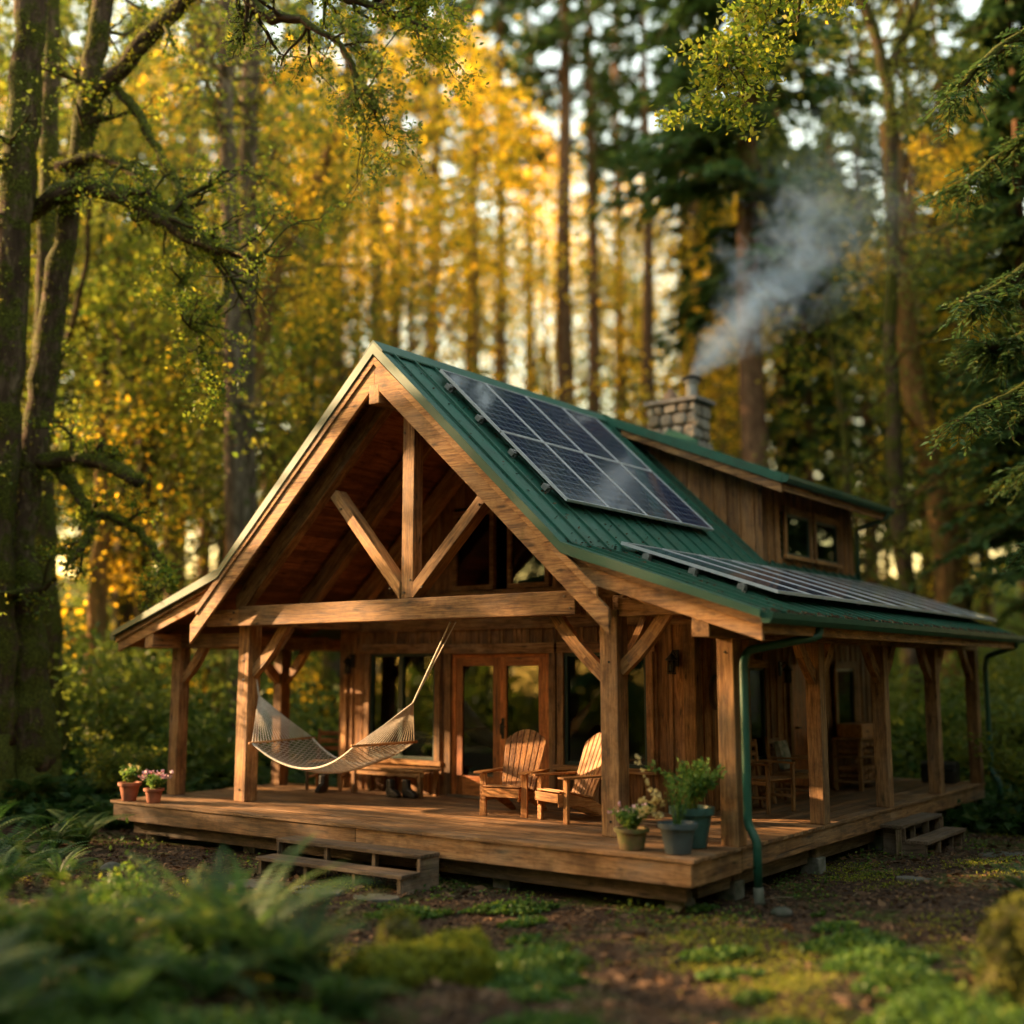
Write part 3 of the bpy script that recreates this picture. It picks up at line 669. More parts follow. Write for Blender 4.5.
m = MB(); m.prism([(-4.35, dz(-4.35)-.04), (-4.35, dz(-4.35)-.20), (RX-.02, dz(RX)-.24), (RX-.02, dz(RX)-.09)], (0, YD0, 0), e, (0, .045, 0)); m.prism([(-4.3, dz(-4.3)-.05), (-4.3, dz(-4.3)-.09), (RX-.04, dz(RX)-.09), (RX-.04, dz(RX)-.05)], (0, YD0+.05, 0), e, (0, YD1-YD0-.06, 0)); m.build('dormer_fascia', M['timber'], dormer, .004)
m = MB(); m.box(RX-.05, YD0+.05, dz(RX)-.2, RX-.015, YD1, dz(RX)-.02, 1); m.build('eave_board', M['timber'], dormer)
gutter(RX+.05, YD0-.02, YD1+.03, dz(RX)-.03, parent=dormer)
spout([(RX+.05, 10.45, dz(RX)-.08), (RX+.05, 10.45, dz(RX)-.16), (DX+.08, 10.3, dz(RX)-.36), (DX+.08, 10.3, dz(RX)-.5), (DX+.08, 10.3, 4.05)], .035, dormer)
# chimney
CX0, CX1, CY0, CY1, CZ0, CZ1 = -5.22, -4.21, 8.37, 9.0, 5.8, 7.33
m = MB(); m.box(CX0+.04, CY0+.04, CZ0, CX1-.04, CY1-.04, CZ1, 2); ch = m.build('chimney', M['mortar'], H)
m = MB(); random.seed(3)
def stones(org, ux, L, nrm):
    ux = Vector(ux); nrm = Vector(nrm); z = CZ0
    while z < CZ1-.02:
        h = random.uniform(.17, .32); h = min(h, CZ1-z); s = -random.uniform(0, .1)
        while s < L:
            w = random.uniform(.17, .42); a, b = max(s, -.0), min(s+w, L); s += w
            if b-a < .05: continue
            cz_, cc = z+h/2, (a+b)/2; k = random.randint(6, 8); ph = random.random()*6; pts = []
            for j in range(k):
                t = ph+2*PI*j/k; ca, sa = math.cos(t), math.sin(t); ex = .55
                pts.append((cc+math.copysign(abs(ca)**ex, ca)*(b-a)/2*.95*random.uniform(.93, 1.04), cz_+math.copysign(abs(sa)**ex, sa)*h/2*.95*random.uniform(.93, 1.05)))
            o0 = Vector(org); d = random.uniform(.045, .085); ti = random.random()
            base = [o0+ux*p[0]+Vector((0, 0, p[1]))-nrm*.03 for p in pts]; mid = [o0+ux*p[0]+Vector((0, 0, p[1]))+nrm*(d*.55) for p in pts]
            top = [o0+ux*(cc+(p[0]-cc)*.72)+Vector((0, 0, cz_+(p[1]-cz_)*.72))+nrm*d for p in pts]
            n = k; fs = [(i, (i+1) % n, n+(i+1) % n, n+i) for i in range(n)]+[(n+i, n+(i+1) % n, 2*n+(i+1) % n, 2*n+i) for i in range(n)]+[tuple(range(2*n, 3*n))]
            m.add(base+mid+top, fs, tint=ti)
        z += h
stones((CX0, CY0+.045, 0), (1, 0, 0), CX1-CX0, (0, -1, 0)); stones((CX1-.045, CY0, 0), (0, 1, 0), CY1-CY0, (1, 0, 0))
stones((CX0+.045, CY0, 0), (0, 1, 0), CY1-CY0, (-1, 0, 0))
m.build('stonework', M['stone'], ch, smooth=False)
m = MB(); m.box(CX0-.06, CY0-.07, CZ1, CX1+.07, CY1+.08, CZ1+.09, 0); m.build('cap', M['stone_cap'], ch, .02)
m = MB(); fc = (-4.42, 8.62, CZ1+.09); m.lathe([(.13, 0), (.13, .03), (.115, .04), (.115, .30), (.15, .31), (.15, .34), (.10, .35), (.10, .38)], fc); m.build('flue_pipe', M['steel'], ch, smooth=False)
m = MB(); m.lathe([(.10, .38), (.17, .385), (.17, .41), (.12, .44), (.02, .45)], fc); m.build('flue_cap', M['black'], ch)
m = MB(); m.lathe([(.13, 0), (.13, .12), (.11, .13), (.11, .16), (.06, .17), (.055, .24), (.03, .26)], (-4.86, 8.6, CZ1+.09)); m.build('chimney_pot', M['clay'], ch)
m = MB()
m.prism([(CX0-.1, roof_z(CX0-.1)+.0), (XR, ZR), (CX1+.06, dz(CX1+.06)), (CX1+.06, dz(CX1+.06)+.17), (XR, ZR+.2), (CX0-.1, roof_z(CX0-.1)+.22)], (0, CY0-.07, 0), e, (0, .03, 0)); m.build('flashing', M['roof'], ch)

# ------------------------------------------------------------------ solar arrays
def array(name, label, orig, ea, eb, nrm, nx, ny, w, l):
    """orig corner; ea across the slope, eb down the slope"""
    o = Vector(orig); ea = Vector(ea).normalized(); eb = Vector(eb).normalized(); nrm = Vector(nrm).normalized()
    root = empty(name, (0, 0, 0), label=label, cat='solar panels')
    for j in range(ny):
        for i in range(nx):
            c = o+ea*(i*(w+.015))+eb*(j*(l+.02))
            m = MB(); t = .012; h = .038
            def bar(a, b, c_, d):
                p = [c+ea*a+eb*b, c+ea*c_+eb*b, c+ea*c_+eb*d, c+ea*a+eb*d]; m.add(p+[q+nrm*h for q in p], [(0, 3, 2, 1), (4, 5, 6, 7), (0, 1, 5, 4), (1, 2, 6, 5), (2, 3, 7, 6), (3, 0, 4, 7)])
            p = [c+ea*t+eb*t, c+ea*(w-t)+eb*t, c+ea*(w-t)+eb*(l-t), c+ea*t+eb*(l-t)]
            g = [(0, 0, 0), (w-2*t, 0, 0), (w-2*t, l-2*t, 0), (0, l-2*t, 0)]
            m2 = MB(); m2.add([q+nrm*.004 for q in p]+[q+nrm*(h-.008) for q in p], [(0, 3, 2, 1), (4, 5, 6, 7), (0, 1, 5, 4), (1, 2, 6, 5), (2, 3, 7, 6), (3, 0, 4, 7)], g+g); pn = m2.build('solar_panel', M['cells'], root)
            bar(0, 0, t, l); bar(w-t, 0, w, l); bar(t, 0, w-t, t); bar(t, l-t, w-t, l); m.build('panel_frame', M['alu'], pn)
    W_, L_ = nx*(w+.015), ny*(l+.02)
    for f in ((.2, .5, .8) if ny == 1 else (.12, .37, .63, .88)):
        m = MB(); a = o+eb*(L_*f)-nrm*.025-ea*.07; m.beam(a, a+ea*(W_+.14), .04, .045, nrm)
        for s in np.arange(.1, W_, 1.2): m.beam(a+ea*s+nrm*-.0, a+ea*s-nrm*.09, .05, .03, ea)
        m.beam(a-ea*.02-nrm*.02, a+ea*.04-nrm*.02, .09, .06, nrm); m.build('mounting_rail', M['steel'], root)
eb = Vector((1, 0, -PM)).normalized(); nr = Vector((PM, 0, 1)).normalized()
o0 = Vector((-4.41, 1.22, roof_z(-4.41)))+nr*.10
L0 = 2.83; array('solar_array', 'eight-panel solar array high on the steep green roof slope', o0, (0, 1, 0), eb, nr, 4, 2, .965, (L0-.02)/2)
eb = Vector((1, .0, -PP-.0)).normalized(); nr = Vector((PP, 0, 1)).normalized()
o0 = Vector((-1.90+.02, 1.75, roof_z(-1.76)+.02))+nr*.11
ebt = Vector((2.15, 0, -.72)).normalized(); nrt = Vector((.72, 0, 2.15)).normalized()
array('solar_array', 'long low row of solar panels along the porch roof eave', o0, (0, 1, 0), ebt, nrt, 9, 1, 1.0, 2.16)

# ------------------------------------------------------------------ steps, stones
def steps(name, label, org, ux, uy, W_, zs, run=.3, offs=(0, 0)):
    org = Vector(org); ux = Vector(ux); uy = Vector(uy); root = empty(name, (org.x, org.y, 0), label=label, cat='steps'); o = Vector((0, 0, 0))
    for k, z in enumerate(zs):
        m = MB(); a = o+ux*offs[k]+uy*(run*k+run*.5)
        for j in (-.5, .5):
            q = a+uy*(j*run*.5); m.beam(q+Vector((0, 0, z-.025)), q+ux*W_+Vector((0, 0, z-.025)), run*.5-.008, .045, (0, 0, 1))
        m.build('tread', M['step'], root, .006)
        for f in (.02, .35, .68, .97):
            m = MB(); q = a+ux*(W_*f); m.beam(q+uy*(run*.3)+Vector((0, 0, -.1)), q+uy*(run*.3)+Vector((0, 0, z-.05)), .06, .05, ux); m.build('riser_block', M['old'], root)
    for f in (.015, .985):
        q = o+ux*(W_*f+offs[1] if f < .5 else W_*f+offs[1]*.3); h = zs[0]-.05
        m = MB(); m.prism([(0, -.1), (run*2-.05, -.1), (run*2-.05, zs[1]-.05), (run, zs[1]-.05), (run, h), (0, h)], q-ux*.02, (uy, (0, 0, 1)), ux*.04); m.build('stringer', M['step'], root, .004)
steps('porch_steps', 'two wide weathered treads below the front edge of the deck', (-5.58, -.02, 0), (1, 0, 0), (0, -1, 0), 2.36, (.36, .18), .33, (0, -.0))
steps('porch_steps', 'short pair of treads at the right side of the deck', (.0, 5.25, 0), (0, 1, 0), (1, 0, 0), 1.75, (.38, .19), .30, (0, .1))
def slab(px, py, sx, sy, rz, label, zoff=0):
    n = 9; pts = [(math.cos(2*PI*i/n)*sx*random.uniform(.85, 1.1), math.sin(2*PI*i/n)*sy*random.uniform(.85, 1.1)) for i in range(n)]
    m = MB(); z = float(gh(px, py)); c, s = math.cos(rz), math.sin(rz)
    m.prism(pts, (px, py, z-.045), ((c, s, 0), (-s, c, 0)), (0, 0, .06)); o = m.build('flagstone', M['slab'], None, .012); tag(o, label, 'paving stone'); return o
slab(-5.0, -1.15, .42, .26, .1, 'large grey flagstone below the front steps, left of the pair'); slab(-4.15, -1.05, .4, .25, -.1, 'grey flagstone below the middle of the front steps'); slab(-3.4, -.9, .28, .2, .3, 'small flagstone at the right end of the front steps')
slab(1.3, 6.4, .42, .28, .9, 'flat flagstone in front of the side steps'); slab(1.15, 3.1, .2, .13, .2, 'small pale stone in the soil beside the right side of the deck')
for i, (x, y, r) in enumerate(((-9.3, -1.2, .22), (.55, .8, .1), (-7.4, -1.4, .13))):
    bm = bmesh.new(); bmesh.ops.create_icosphere(bm, subdivisions=3, radius=r)
    for v in bm.verts: v.co *= 1+.18*math.sin(v.co.x*17+i)*math.cos(v.co.y*13)+.1*math.sin(v.co.z*23+i); v.co.z *= .55
    me = bpy.data.meshes.new('rock'); bm.to_mesh(me); bm.free(); me.materials.append(M['slab']); o = mesh_obj('rock', me); o.location = (x, y, float(gh(x, y))+.02)
    tag(o, ('rounded mossy rock near the front left corner of the deck', 'little rock at the foot of the green downspout', 'small rock in the soil left of the front steps')[i], 'rock')

# ------------------------------------------------------------------ hammock
def hammock():
    root = empty('hammock', (-7.68, 1.2, 2.3), label='cream rope hammock slung between porch post and beam', cat='hammock')
    root.location = (0, 0, 0)
    A = Vector((-7.655, 1.10, 2.28)); Aa = Vector((-7.62, 1.12, 2.05)); E_ = Vector((-3.95, 1.02, 3.02)); Ea = Vector((-4.72, 1.20, 1.99))
    L0, L1 = Vector((-7.28, .72, 1.40)), Vector((-7.10, 1.70, 1.44)); R0, R1 = Vector((-5.36, .78, 1.43)), Vector((-5.10, 1.66, 1.45))
    m = MB(); m.tube([A, Aa], .012, 6); m.tube([A+Vector((-.01, 0, .0)), A+Vector((-.06, -.14, .02)), A+Vector((-.12, -.16, 0))], .012, 6); m.build('rope', M['rope'], root); m = MB(); m.tube([Ea+(E_-Ea)*0, E_+Vector((0, 0, .0))], .012, 6); m.tube([Ea, E_+Vector((.05, .05, .0))], .008, 6)
    m.build('rope', M['rope'], root)
    for a, b in ((L0, L1), (R0, R1)):
        m = MB(); d = (b-a).normalized()*.05; m.tube([a-d, b+d], .019, 8); m.build('spreader_bar', M['chair'], root, smooth=True)
    n = 22
    for ap, a, b in ((Aa, L0, L1), (Ea, R0, R1)):
        m = MB()
        for i in range(n):
            t = i/(n-1); q = a+(b-a)*t; mid = (ap+q)/2-Vector((0, 0, .012)); m.tube([ap, mid, q], .0065, 4, False)
        m.build('clew_string', M['rope'], root)
    def S_(u, t):
        a = L0+(L1-L0)*t; b = R0+(R1-R0)*t; p = a+(b-a)*u; sag = .42*4*u*(1-u)*.5+.5*(1-(2*u-1)**2)*.42
        edge = 1-.22*(2*t-1)**2; pinch = 1-.12*math.sin(PI*u); c = (a+b)/2; cl = L0+(L1-L0)*.5+((R0+R1)/2-(L0+L1)/2)*u
        q = cl+(p-cl)*pinch; q.z -= sag*edge; return q
    m = MB(); nu, nt = 56, 19
    for j in range(17):       # diagonal diamonds
        for sgn in (1, -1):
            pts = []
            for i in range(nu+1):
                u = i/nu; ph = (j/17*2+sgn*u*4) % 2; t = ph if ph < 1 else 2-ph; pts.append(S_(u, t))
            m.tube(pts, .0062, 4, False)
    for t in (0, 1): m.tube([S_(i/30, t) for i in range(31)], .014, 6)
    m.build('net', M['rope'], root)
hammock()
# ------------------------------------------------------------------ adirondack chairs
def adirondack(label, loc, rz):
    r = empty('adirondack_chair', loc, rz, label=label, cat='chair', group='adirondack chairs on the front deck')
    # local: faces -Y, width along X
    m = MB(); mt = M['chair']
    def part(name, mm, bev=.006): return mm.build(name, mt, r, bev)
    for sx in (-1, 1):
        m = MB(); m.box(sx*.29-.045, -.34, 0, sx*.29+.045, -.30, .54, 2); part('leg', m)
        m = MB(); m.prism([(-.40, .20), (-.40, .35), (-.30, .365), (.10, .27), (.50, .06), (.56, 0), (.42, 0), (.10, .13), (-.1, .2)], (sx*.235-.0125, 0, 0), ((0, 1, 0), (0, 0, 1)), (.025, 0, 0)); part('side_rail', m, .003)
        m = MB(); m.prism([(-.07, -.42), (.06, -.42), (.075, -.36), (.06, 0), (.03, .40), (-.03, .40), (-.05, 0), (-.085, -.36)], (sx*.315, 0, .54), ((1, 0, 0), (0, 1, 0)), (0, 0, .025)); part('armrest', m, .005)
    m = MB(); 
    for i in range(6):
        y0 = -.40+i*.088; z = .365-.0*(i)-(max(0, y0+.30))*.235
        m.beam((-.26, y0+.04, z+.012), (.26, y0+.04, z+.012), .08, .022, (0, .235, 1))
    m.box(-.26, -.425, .25, .26, -.403, .36, 0)
    part('seat', m, .004)
    m = MB(); d = Vector((0, .40, .92)).normalized(); base = Vector((0, .08, .23)); nn = 7
    for i in range(nn):
        k = i-(nn-1)/2; w0, w1 = .056, .074; top = .92-.0135*k*k; x0, x1 = k*.066, k*.088
        a = base+Vector((x0, 0, 0)); b = base+Vector((x1, 0, 0))+d*top; 
        nrm = Vector((0, .92, -.40)); y_ = (b-a).normalized(); sd_ = Vector((1, 0, 0))
        hh = lambda kk: y_*(-.0135*(kk*kk-k*k)); q = [a-sd_*w0/2, a+sd_*w0/2, b+sd_*w1/2+hh(k+.46), b+sd_*w1*.2+hh(k+.2), b-sd_*w1*.2+hh(k-.2), b-sd_*w1/2+hh(k-.46)]
        vs = q+[v+nrm*.02 for v in q]; n = 6; off = random.random()*30; gs = [(v.z+off, v.x, v.y+off) for v in vs]
        m.add(vs, [tuple(range(n-1, -1, -1)), tuple(range(n, 2*n))]+[(i_, (i_+1) % n, n+(i_+1) % n, n+i_) for i_ in range(n)], gs)
    part('backrest', m, .003)
    for h, w in ((.33, .58), (.78, .46)): c = base+d*h+Vector((0, .035, 0)); part('back_slat', MB().beam(c-Vector((w/2, 0, 0)), c+Vector((w/2, 0, 0)), .03, .06, d))
    part('back_slat', MB().beam((-.33, .38, .525), (.33, .38, .525), .04, .03))
    return r
adirondack('slatted wooden adirondack chair before the french doors, facing the viewer', (-3.72, 2.08, ZD), math.atan2(.2, .95))
adirondack('slatted wooden adirondack chair beside the thick corner post, turned to the left', (-2.72, 2.0, ZD), math.atan2(-.36, .9))
# low bench
def bench():
    r = empty('bench', (-6.72, 3.08, ZD), label='low plank bench under the window behind the hammock', cat='bench')
    m = MB()
    for i in range(3): m.box(-.78, -.24+i*.15, .37, .78, -.24+i*.15+.144, .405, 0)
    m.build('seat', M['timber'], r, .005)
    for sx in (-.70, .64):
        for sy in (-.22, .14):
            m = MB(); m.box(sx, sy, 0, sx+.07, sy+.07, .368, 2); m.build('leg', M['timber'], r, .005)
    m = MB(); m.box(-.74, -.205, .29, .74, -.18, .366, 0); m.build('apron', M['timber'], r, .004)
bench()
def boot(x, y, rz, label):
    m = MB(); m.prism([(0, 0), (.27, 0), (.29, .05), (.22, .10), (.12, .13), (.11, .26), (0, .27), (-.01, .08)], (0, -.045, 0), ((1, 0, 0), (0, 0, 1)), (0, .09, 0)); o = m.build('boot', M['boot'], None, .02)
    o.location = (x, y, ZD); o.rotation_euler = (0, 0, rz); tag(o, label, 'boot')
boot(-6.52, 2.72, -.2, 'dark boot under the bench, left one of the pair near the door'); boot(-6.28, 2.80, -.1, 'dark boot under the right end of the bench')
boot(-7.85, 2.72, -1.2, 'dark boot on the deck left of the bench, seen below the hammock'); boot(-8.05, 2.95, -1.0, 'dark boot beside the small wooden chair at the wall corner')
def wchair(name, label, loc, rz, mat='chair', s=1.0, arms=True, cush=False):
    r = empty(name, loc, rz, label=label, cat='chair'); mt = M[mat]; w, dp, sh, bh = .27*s, .26*s, .42*s, .92*s
    for sx in (-1, 1):
        m = MB(); m.box(sx*w-.022, -dp-.022, 0, sx*w+.022, -dp+.022, (.62*s if arms else sh), 2); m.build('leg', mt, r, .004)
        m = MB(); m.beam((sx*w, dp, 0), (sx*w, dp+.10, bh), .045, .045, (0, 1, 0)); m.build('leg', mt, r, .004)
        if arms: m = MB(); m.box(sx*w-.035, -dp-.05, .62*s, sx*w+.035, dp+.07, .645*s, 1); m.build('armrest', mt, r, .004)
        m = MB(); m.box(sx*w-.015, -dp+.02, .18, sx*w+.015, dp-.0, .215, 1); m.box(sx*w-.015, -dp+.02, sh-.06, sx*w+.015, dp, sh-.01, 1); m.build('side_rail', mt, r, .003)
    m = MB(); 
    for i in range(5): m.box(-w-.01, -dp-.02+i*(2*dp/5), sh, w+.01, -dp-.02+(i+1)*2*dp/5-.008, sh+.022, 0)
    m.build('seat', mt, r, .004)
    m = MB()
    for h in (.58, .70, .82): yy = dp+.10*h/.92; m.box(-w+.02, yy-.012, h*s, w-.02, yy+.012, h*s+.07, 0)
    m.build('backrest', mt, r, .003)
    if cush:
        m = MB(); n = 14; 
        bm = bmesh.new(); bmesh.ops.create_cube(bm, size=1); bmesh.ops.subdivide_edges(bm, edges=bm.edges, cuts=6, use_grid_fill=True)
        for v in bm.verts:
            f = (1-(2*v.co.x)**2*.75)*(1-(2*v.co.z)**2*.75); v.co.y *= .25+.75*max(f, 0); v.co.x *= .42; v.co.y *= .17; v.co.z *= .40
        me = bpy.data.meshes.new('cushion'); bm.to_mesh(me); bm.free(); me.materials.append(M['cushion']); c = mesh_obj('cushion', me)
        c.matrix_world = Matrix.Translation(loc) @ Matrix.Rotation(rz, 4, 'Z') @ Matrix.Translation((0, dp-.06, sh+.24)) @ Matrix.Rotation(-.2, 4, 'X'); tag(c, 'patterned cushion leaning on the side porch armchair', 'cushion')
    return r
wchair('wooden_chair', 'wooden chair at the left wall corner behind the hammock', (-8.15, 3.1, ZD), .5, 'timber', 1, False)
wchair('porch_chair', 'wooden armchair on the side porch just right of the downspout', (-1.22, 4.35, ZD), 1.35, 'timber', 1, True)
wchair('porch_chair', 'wooden armchair with a cushion against the side wall near the red door', (-1.28, 5.6, ZD), 1.7, 'timber', 1, True, True)
def wood_rack():
    r = empty('firewood_rack', (-1.35, 8.35, ZD), PI/2, label='open shelf rack with split logs against the side wall', cat='rack')
    for sx in (-.62, .62):
        for sy in (-.2, .2): m = MB(); m.box(sx-.03, sy-.03, 0, sx+.03, sy+.03, .80, 2); m.build('leg', M['timber'], r, .004)
    for z in (.12, .50, .78): m = MB(); m.box(-.66, -.24, z, .66, .24, z+.03, 0); m.build('shelf', M['timber'], r, .004)
    random.seed(5)
    for z0 in (.15, .53):
        for i in range(8):
            for j in range(2):
                x = -.52+i*.135+random.uniform(-.02, .02); rr = random.uniform(.05, .065); m = MB(); z = z0+.06+j*.11
                if z+rr > z0+.25: continue
                pts = [(math.cos(a)*rr*random.uniform(.8, 1), math.sin(a)*rr*random.uniform(.8, 1)) for a in (0, 1, 2.1, 3.1, 4.2, 5.2)]
                m.prism(pts, (x, -.21, z), ((1, 0, 0), (0, 0, 1)), (0, .38, 0)); o = m.build('log', M['siding'], None, .004)
                o.matrix_world = Matrix.Translation((-1.35, 8.35, ZD)) @ Matrix.Rotation(PI/2, 4, 'Z'); tag(o, 'split log stacked on the firewood rack by the side wall', 'log', 'split logs on the firewood rack')
    m = MB(); m.box(-.5, -.2, .812, .35, .2, 1.02, 0); o = m.build('crate', M['chair'], None, .006); o.matrix_world = Matrix.Translation((-1.35, 8.35, ZD)) @ Matrix.Rotation(PI/2, 4, 'Z'); tag(o, 'plain wooden box on top of the firewood rack', 'crate')
wood_rack()
# dark lidded grill box near the far end of the side porch
r = empty('barbecue', (-.62, 10.0, ZD), .1, label='dark lidded box grill at the far end of the side porch', cat='barbecue')
m = MB(); m.box(-.28, -.2, .0, .28, .2, .22, 0); m.build('firebox', M['black'], r, .02)
m = MB(); m.prism([(-.2, 0), (.2, 0), (.17, .09), (.07, .13), (-.07, .13), (-.17, .09)], (-.29, 0, .225), ((0, 1, 0), (0, 0, 1)), (.58, 0, 0)); m.build('lid', M['black'], r, .01)
# lanterns
def lantern(label, loc, n):
    r = empty('wall_lantern', loc, 0, label=label, cat='lantern'); n = Vector(n); s = Vector((-n.y, n.x, 0))
    m = MB(); m.beam(n*.005+Vector((0, 0, -.02)), n*.005+Vector((0, 0, .2)), .09, .02, n); m.tube([n*.01+Vector((0, 0, .12)), n*.08+Vector((0, 0, .19)), n*.12+Vector((0, 0, .15))], .01, 6); m.build('bracket', M['black'], r)
    c = n*.12
    m = MB(); m.lathe([(.075, 0), (.08, .015), (.03, .07), (.012, .09)], (c.x, c.y, .06), 12); m.lathe([(.06, 0), (.06, .015)], (c.x, c.y, -.12), 12)
    for a in range(4):
        t = PI/4+a*PI/2; p = c+Vector((math.cos(t)*.055, math.sin(t)*.055, 0)); m.tube([p+Vector((0, 0, -.11)), p+Vector((0, 0, .06))], .005, 4)
    m.build('cage', M['black'], r)
    m = MB(); m.lathe([(.045, 0), (.045, .16)], (c.x, c.y, -.1), 12); m.build('glass_chimney', M['glass'], r, smooth=True)
lantern('black iron lantern on the front wall near its right corner', (-2.0, WY-.03, 2.48), (0, -1, 0))
lantern('black iron lantern on the front wall near its left corner', (-7.93, WY-.03, 2.48), (0, -1, 0))
lantern('black iron lantern on the side wall beside the red door', (WXR+.03, 6.1, 2.35), (1, 0, 0))
m = MB(); 
for k in range(5): m.tube([(WXR+.06+.012*k, 3.86+.12*math.cos(a+k), 2.12+.22*math.sin(a+k)) for a in np.linspace(0, 2*PI, 17)], .018, 5, False)
tag(m.build('rope_coil', M['old']), 'coiled rope hanging on the side wall near the corner', 'rope coil')

# ------------------------------------------------------------------ potted plants
def pot(label, loc, r0, r1, h, mat, rim=.02):
    r = empty('plant_pot', loc, random.random()*3, label=label, cat='potted plant')
    m = MB(); m.lathe([(r0*.9, 0), (r0, .01), (r1*.96, h*.82), (r1+rim, h*.83), (r1+rim*1.1, h), (r1-.01, h), (r1-.02, h*.9)], (0, 0, 0)); m.build('pot', M[mat], r, smooth=False)
    m = MB(); m.lathe([(r1-.02, 0), (.01, .015)], (0, 0, h*.88)); m.build('soil', M['soil'], r)
    return r
def stems(r, base, n, hgt, spread, size, mat='plant', per=16, flat=.2, thick=.004, asp=.5):
    C = []; m = MB()
    for i in range(n):
        a = random.random()*2*PI; l = random.uniform(.6, 1)*hgt; s = random.uniform(.2, 1)*spread
        p0 = Vector((random.uniform(-.05, .05), random.uniform(-.05, .05), base)); p2 = p0+Vector((math.cos(a)*s, math.sin(a)*s, l)); p1 = (p0+p2)/2+Vector((0, 0, l*.12)); m.tube([p0, p1, p2], thick, 4, False)
        for k in range(per):
            t = random.uniform(.3, 1.02); q = p0*(1-t)**2+p1*2*t*(1-t)+p2*t*t; C.append(q+Vector(rdir(1)[0])*size*.7)
    m.build('stem', M['plant'], r); C = np.array([tuple(c) for c in C]); mesh_obj('foliage', cloud_mesh('foliage', leaves(C, size, asp, flat), None, rng.random(len(C)), M[mat]), r)
def blooms(r, pts, size, mat):
    C = np.repeat(np.array(pts), 7, 0)+rng.normal(0, size*.35, (len(pts)*7, 3)); mesh_obj('flower', cloud_mesh('flower', leaves(C, size, .9), None, rng.random(len(C)), M[mat]), r)
random.seed(11)
p = pot('terracotta pot with upright yellowing herbs, leftmost on the deck corner', (-9.17, .10, ZD), .10, .145, .26, 'terracotta'); stems(p, .24, 26, .26, .16, .05, per=12)
blooms(p, [(random.uniform(-.12, .12), random.uniform(-.12, .12), random.uniform(.38, .5)) for _ in range(12)], .03, 'straw')
p = pot('terracotta pot with pink flowers beside the left deck post', (-8.66, .14, ZD), .09, .125, .2, 'terracotta'); stems(p, .19, 40, .2, .22, .05, per=16)
blooms(p, [(random.uniform(-.2, .2), random.uniform(-.2, .2), random.uniform(.34, .44)) for _ in range(20)], .04, 'pink')
p = pot('small mossy clay pot with pale flowers at the base of the corner post', (-.86, .27, ZD), .13, .165, .22, 'mosspot'); stems(p, .2, 46, .24, .24, .045, per=18)
blooms(p, [(random.uniform(-.18, .18), random.uniform(-.18, .18), random.uniform(.38, .46)) for _ in range(14)], .03, 'pink')
p = pot('grey-blue glazed pot with pale straw-coloured blooms on the right deck corner', (-.33, .30, ZD), .13, .185, .31, 'glaze2'); stems(p, .28, 22, .5, .22, .04, 'plant', 10)
blooms(p, [(-.24+random.uniform(-.13, .1), -.1+random.uniform(-.1, .1), random.uniform(.36, .62)) for _ in range(34)]+[(-.4+.03*i, -.1, .95-.06*i) for i in range(8)], .035, 'straw')
p = pot('tall green glazed pot with a leafy bush behind the other pots', (-.42, .78, ZD), .15, .22, .42, 'glaze'); stems(p, .4, 34, .52, .48, .075, per=22, asp=.4)

# ------------------------------------------------------------------ vegetation makers
def needle_cards(C, D, L, Wd, droop=.0):
    """pointed sprays: start C, direction D (unit), length L, width Wd"""
    n = len(C); up_ = np.tile([0, 0, 1.], (n, 1))+rng.normal(0, .35, (n, 3)); side = np.cross(D, up_); side /= np.linalg.norm(side, axis=1, keepdims=True)+1e-9
    e = C+D*L; mid = C+D*L*.5; mid[:, 2] += L[:, 0]*.06
    return np.stack([C, mid+side*Wd, e, mid-side*Wd], 1)
def conifer_arrays(Ht, base, Lm, nb, ns, card, droop=.35, taper=.75):
    """returns card quads, tints, branches"""
    Vs = []; Ts = []; br = []
    for i in range(nb):
        f = base+(1-base)*(i+random.random())/nb; h = Ht*f; l = Lm*((1-f)/(1-base))**taper*random.uniform(.6, 1.1)+.3; a = random.random()*2*PI
        d = np.array([math.cos(a), math.sin(a), 0]); s = np.array([-d[1], d[0], 0])
        t = rng.uniform(.12, 1, ns)[:, None]; sd = rng.choice([-1, 1], ns)[:, None]
        zc = lambda t: .12*l*t-droop*l*t*t
        C = np.array([0, 0, h])+d*(l*t)+np.array([0, 0, 1])*zc(t)
        D = d*.55+s*sd*rng.uniform(.3, 1, (ns, 1))+np.array([0, 0, -1])*rng.uniform(.05, .75, (ns, 1)); D /= np.linalg.norm(D, axis=1, keepdims=True)
        L = card*rng.uniform(.6, 1.3, (ns, 1))*(1.15-.6*t)
        Vs.append(needle_cards(C, D, L, L*.2)); Ts.append(np.clip(rng.normal(.4, .2, ns)+.15*(t[:, 0]-.5), 0, 1))
        br.append([(0, 0, h), tuple(np.array([0, 0, h])+d*l*.5+np.array([0, 0, zc(.5)])), tuple(np.array([0, 0, h])+d*l+np.array([0, 0, zc(1.)]))])
    return np.concatenate(Vs), np.concatenate(Ts), br
